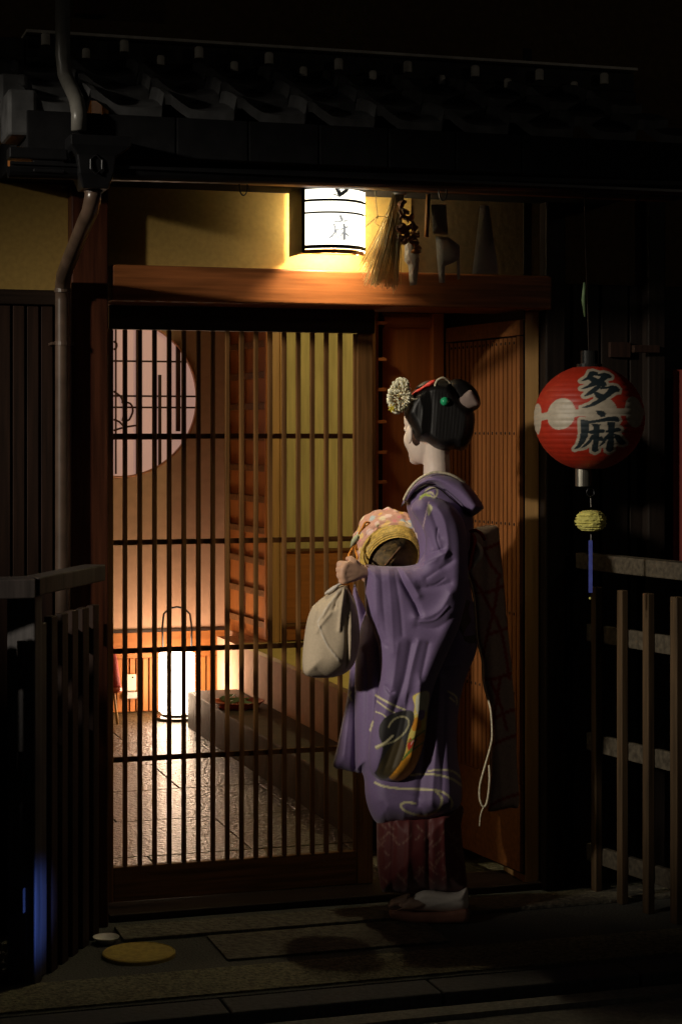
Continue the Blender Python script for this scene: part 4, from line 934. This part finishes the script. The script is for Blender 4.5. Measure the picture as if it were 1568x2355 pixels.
tube_px([(1073, 1313, 5.82), (1080, 1335, 5.83), (1088, 1367, 5.84), (1093, 1420, 5.86), (1097, 1472, 5.885), (1108, 1519, 5.98), (1112, 1573, 5.98), (1127, 1630, 5.89), (1131, 1688, 5.89), (1126, 1721, 5.89), (1115, 1760, 5.89), (1103, 1806, 5.89), (1103, 1840, 5.89), (1112, 1856, 5.89), (1120, 1840, 5.89), (1125, 1795, 5.89), (1124, 1760, 5.89)], .0032, 7, 4).build('obi_cord', 'cream', person, smooth=True)
tube_px([(1112, 1856, 5.89), (1105, 1872, 5.89), (1102, 1900, 5.89)], .0022, 6, 4).build('obi_cord', 'cream', person, smooth=True)
inflate([(1083, 1222), (1093, 1232), (1096, 1250), (1090, 1275), (1084, 1305), (1076, 1313), (1069, 1306), (1074, 1280), (1080, 1255), (1080, 1235)], 5.80, .02, [([(1090, 1235), (1078, 1305)], 3, .006)], g=2.5, step=3).build('obi_tie', 'redcloth', person, smooth=True)
inflate([(1092, 1235), (1098, 1245), (1110, 1262), (1109, 1280), (1098, 1295), (1084, 1308), (1084, 1285), (1090, 1262)], 5.81, .02, [([(1096, 1250), (1104, 1272), (1090, 1298)], 3, .005)], g=2.5, step=3).build('obi_knot', 'cotton', person, smooth=True)
tube_px([(1080, 1222, 5.80), (1094, 1220, 5.79), (1106, 1228, 5.80), (1114, 1240, 5.83)], .0055, 8, 3).build('obi_loop', 'redcloth', person, smooth=True)
# --- feet
for o_, nm in ((0, ''), (.15, '')):
    tb_ = inflate([(908, 2086), (925, 2074), (945, 2066), (958, 2054), (975, 2047), (1000, 2048), (1030, 2052), (1055, 2050), (1073, 2040), (1076, 2062), (1074, 2090), (1050, 2098), (1000, 2098), (950, 2096), (915, 2094)], 5.93 + o_, .045, [([(960, 2070), (1000, 2066), (1060, 2074)], 4, -.004), ([(985, 2085), (1060, 2066)], 3, .003)], g=3.5, R=22)
    tb_.build('tabi_sock', 'cotton', person, smooth=True)
    so = [(895, 2092), (905, 2089), (960, 2095), (1020, 2095), (1074, 2088), (1075, 2122), (1040, 2127), (990, 2128), (940, 2126), (905, 2116), (896, 2106)]
    mb = inflate(so, 5.93 + o_, .052, g=5, R=9); mb.build('platform_sandal', 'lacq', person, smooth=True)
    inflate([(892, 2090), (893, 2076), (900, 2068), (920, 2060), (942, 2052), (944, 2062), (965, 2066), (985, 2078), (975, 2090), (940, 2097), (905, 2096)], 5.93 + o_, .056, [([(920, 2085), (950, 2084)], 4, .003)], g=3.5, R=16).build('toe_cover', 'clear', person, smooth=True)

# ================================================================= BASKET
bl = P(903, 1285, 5.9); bsk = thing('bamboo_basket', 'shallow round wicker basket bag with pastel cloth top carried under the arm', 'basket', tuple(bl))
def ering(cx, cy, a, b_, rot, d, tilt=0, n=144, wob=0):
    out = []; rt = R_(rot)
    for k in range(n):
        t = 2 * math.pi * k / n; w_ = 1 + wob * math.sin(t * 7 + cx) + wob * .6 * math.sin(t * 13)
        x = a * math.cos(t) * w_; y = b_ * math.sin(t) * w_
        X_ = cx + x * math.cos(rt) - y * math.sin(rt); Y_ = cy + x * math.sin(rt) + y * math.cos(rt); out.append(P(X_, Y_, d + tilt * (X_ - cx) / FPX * 5.8))
    return out
bd = 5.86
base = [ering(904, 1288, 5, 4, -30, bd + .01), ering(904, 1288, 36, 27, -30, bd + .008), ering(904, 1287, 60, 46, -30, bd + .006)]
MB().rings(base).build('base_panel', mat('dark_bamboo_base', (.13, .08, .025), .6, 40, .5, .5), bsk, smooth=True)
MB().tube([P(885, 1300, bd + .003), P(920, 1258, bd + .003)], .003, 6).build('base_strut', 'gate', bsk)
wk = MB(); rs = [ering(904, 1287, 60, 46, -30, bd + .008)]
for k in range(9):
    t = k / 8; a, b_ = 61 + 15 * math.sin(t * 1.57), 47 + 24 * math.sin(t * 1.5); cy = 1287 - 6 * t
    d = bd - .004 + .055 * (1 - math.cos(t * 1.57)) + .02 * t
    rs.append(ering(904 - t, cy, a, b_, -30, d)); rs.append(ering(904 - t, cy - .7, a + 2.2, b_ + 2.2, -30, d + .003))
    rs.append(ering(904 - t, cy - 1, a + 1, b_ + 1, -30, d + .006))
wk.rings(rs, False, False); nvx = len(wk.v); kk = np.arange(nvx) // 144; wcx = np.where((kk % 3 == 0)[:, None], np.array([.22, .13, .03]), np.array([.50, .33, .065])); wk.c = wcx * (1 + .25 * rng.randn(nvx, 1).clip(-1, 1)); wk.build('wicker_rim', 'wick', bsk, smooth=False)
cl = MB(); rs = [ering(903, 1280, 76, 70, -30, bd + .068), ering(901, 1273, 80, 75, -32, bd + .075, wob=.006), ering(899, 1262, 81, 82, -34, bd + .10, wob=.012), ering(897, 1256, 80, 87, -36, bd + .13, wob=.02), ering(893, 1248, 72, 80, -38, bd + .17, wob=.03), ering(888, 1240, 50, 58, -40, bd + .20, wob=.05), ering(884, 1232, 15, 20, -40, bd + .21, wob=.08)]
# refine rings
fine = []
for i in range(len(rs) - 1):
    for j in range(12): fine.append([a.lerp(c_, j / 12) for a, c_ in zip(rs[i], rs[i + 1])])
fine.append(rs[-1]); cl.rings(fine, False, True)
for i_, q_ in enumerate(cl.v):
    ri, ki = divmod(i_, 144); ph_ = ki / 144 * 2 * math.pi; q_ = Vector(q_); ax_ = Vector(P(897, 1256, bd + .12))
    sc_ = 1 + (.018 * math.sin(ri * .42 + 1.2 * math.sin(ph_ * 3)) + .012 * math.sin(ph_ * 17 + ri * .08)) * min(1, ri / 8)
    cl.v[i_] = tuple(ax_ + (q_ - ax_) * sc_)
vv = np.array(cl.v); r5 = np.random.RandomState(5); c = np.tile(np.array([.60, .32, .24]), (len(vv), 1))
ctr = vv[r5.randint(0, len(vv), 260)]; cols = np.array([[.75, .45, .12], [.68, .25, .26], [.75, .62, .42], [.45, .52, .55], [.78, .55, .5], [.74, .5, .2]])
for k, q in enumerate(ctr):
    c[np.linalg.norm(vv - q, axis=1) < .005 + .007 * r5.rand()] = cols[k % 6]
cl.c = c; cl.build('cloth_top', 'cloth', bsk, smooth=True)
oc = MB(); 
for pl in ([(847, 1205, 5.90), (838, 1212, 5.89), (828, 1222, 5.88), (822, 1236, 5.87), (818, 1250, 5.86), (822, 1265, 5.85)], [(816, 1252, 5.86), (806, 1268, 5.84), (801, 1280, 5.82), (802, 1288, 5.80)], [(816, 1252, 5.86), (818, 1270, 5.84), (822, 1282, 5.82), (818, 1290, 5.80)], [(850, 1203, 5.91), (842, 1201, 5.9), (836, 1208, 5.89), (832, 1218, 5.88)]):
    tube_px(pl, .0035, 8, 3, oc)
oc.build('drawstring', 'cord', bsk, smooth=True)
inflate([(822, 1228), (827, 1234), (824, 1244), (814, 1254), (806, 1260), (806, 1250), (810, 1238)], 5.86, .014, g=2.5, step=3).build('cord_tassel', mat('sage_cloth', (.36, .38, .24), .8), bsk, smooth=True)

# ================================================================= BAG
bgl = P(765, 1350, 5.72); bg = thing('cloth_bag', 'pale cotton drawstring bag hanging full from the hand in front of the gate', 'bag', tuple(bgl))
bo = [(786, 1346), (776, 1350), (762, 1360), (745, 1372), (732, 1382), (718, 1396), (708, 1420), (702, 1450), (697, 1490), (695, 1530), (700, 1550), (714, 1557), (740, 1559), (770, 1557), (795, 1547), (812, 1530), (823, 1500), (827, 1460), (824, 1420), (817, 1385), (806, 1360), (797, 1347)]
bfold = [([(786, 1352), (760, 1385), (740, 1420)], 4, .008), ([(789, 1352), (775, 1380), (768, 1400)], 3, -.010), ([(793, 1352), (785, 1400), (780, 1450)], 4, .008), ([(796, 1352), (796, 1385)], 3, -.012), ([(800, 1354), (806, 1390), (808, 1440), (806, 1520)], 4, .007), ([(785, 1360), (778, 1395)], 3, -.007),
         ([(735, 1385), (732, 1410), (725, 1440)], 5, -.008), ([(730, 1430), (750, 1480), (780, 1520)], 2.5, .0045), ([(798, 1420), (798, 1500), (794, 1535)], 4, -.009), ([(760, 1410), (735, 1440), (728, 1455)], 4, .006), ([(715, 1450), (708, 1520)], 8, .004), ([(750, 1555), (730, 1540)], 5, -.004), ([(812, 1450), (814, 1500)], 4, -.006)]
def bagcol(v): c = np.tile(np.array([.52, .42, .30]), (len(v), 1)); linepaint(c, v, [(730, 1430), (750, 1480), (780, 1520)], 1.2, (.62, .55, .46)); linepaint(c, v, [(786, 1352), (755, 1392), (730, 1430)], 1.2, (.6, .53, .44)); return c
inflate(bo, 5.745, .085, bfold, g=3, R=50, colf=bagcol, noise=.0008).build('bag_body', 'bagc', bg, smooth=True)
inflate([(786, 1344), (778, 1350), (770, 1360), (758, 1366), (747, 1368), (746, 1364), (756, 1355), (768, 1347), (780, 1341), (790, 1338)], 5.715, .014, [([(785, 1345), (760, 1360)], 2.5, .004)], g=2.5, step=3).build('bag_tie', 'bagc', bg, smooth=True).data.materials[0] = M['cotton']
tube_px([(800, 1345, 5.73), (806, 1360, 5.735), (810, 1375, 5.73), (808, 1390, 5.73)], .003, 6, 3).build('bag_cord', 'cord', bg, smooth=True)

# ================================================================= CAMERA, LIGHT
cd = bpy.data.cameras.new('camera'); co = bpy.data.objects.new('camera', cd); COL.objects.link(co)
co.location = CAM; co.rotation_euler = (R_(90), 0, -YAW); cd.sensor_fit = 'VERTICAL'; cd.sensor_height = 36; cd.lens = FPX / H * 36
cd.shift_y = (HY - H / 2) / H; cd.clip_end = 500; cd.clip_start = .05
SC.camera = co
def lamp_(name, kind, loc, e, col, size=.1, look=None, **k):
    l = bpy.data.lights.new(name, kind); l.energy = e; l.color = col
    o = bpy.data.objects.new(name, l); COL.objects.link(o); o.location = loc
    if kind in ('POINT', 'SPOT'): l.shadow_soft_size = size
    if kind == 'AREA': l.size = size
    if look is not None: o.rotation_euler = (Vector(look) - Vector(loc)).to_track_quat('-Z', 'Y').to_euler()
    for a, b in k.items(): setattr(l, a, b)
    return o
SL = (-6.6, -3.9, 3.7)
lamp_('street_lamp_light', 'SPOT', SL, 2450, (1, .90, .74), .2, look=(1.95, -.25, 1.3), spot_size=R_(14.2), spot_blend=.8)
lamp_('eave_spill_fill', 'SPOT', (-7.5, -2.6, 3.4), 36, (1, .88, .68), .15, look=(1.5, -.4, 2.72), spot_size=R_(15), spot_blend=.7)  # added spill light that grazes the roof and upper wall
lamp_('entry_fill_light', 'POINT', (1.85, .33, 2.03), 2.6, (1, .75, .45), .05)  # unseen light added above the lintel to brighten the door panel
lamp_('room_lamp_light', 'POINT', (3.4, 1.9, 2.55), 62, (1, .80, .38), .08)
lamp_('right_fill_light', 'POINT', (5.5, -5.2, 3.2), 11, (1, .85, .65), .15)  # weak fill added from the right to lift the shadows
lamp_('blue_post_light', 'SPOT', (2.2, -1.45, .12), 220, (.12, .25, 1), .03, look=(.72, -.6, .20), spot_size=R_(11), spot_blend=1)  # unseen blue source for the glow on the corner post
lamp_('wall_lamp_back_fill', 'POINT', ((lx0 + lx1) / 2, -.024, lzb + .1), 9, (1, .84, .52), .006)  # second light added inside the lamp to spread glow along the wall
lamp_('wall_lamp_bulb', 'POINT', ((lx0 + lx1) / 2, -.13, lzb + .085), 22, (1, .84, .52), .035)
wd = bpy.data.worlds.new('World'); SC.world = wd; wd.use_nodes = True
nn = wd.node_tree.nodes; sk = nn.new('ShaderNodeTexSky'); sk.sky_type = 'NISHITA'; sk.sun_disc = False; sk.sun_elevation = R_(-4); sk.sun_rotation = R_(200)
wd.node_tree.links.new(sk.outputs[0], nn['Background'].inputs[0]); nn['Background'].inputs[1].default_value = .05
vs_ = SC.view_settings; vs_.view_transform = 'Standard'; vs_.look = 'None'; vs_.exposure = 0; vs_.gamma = 1
SC.cycles.max_bounces = 6; SC.cycles.sample_clamp_indirect = 4; SC.cycles.use_denoising = True
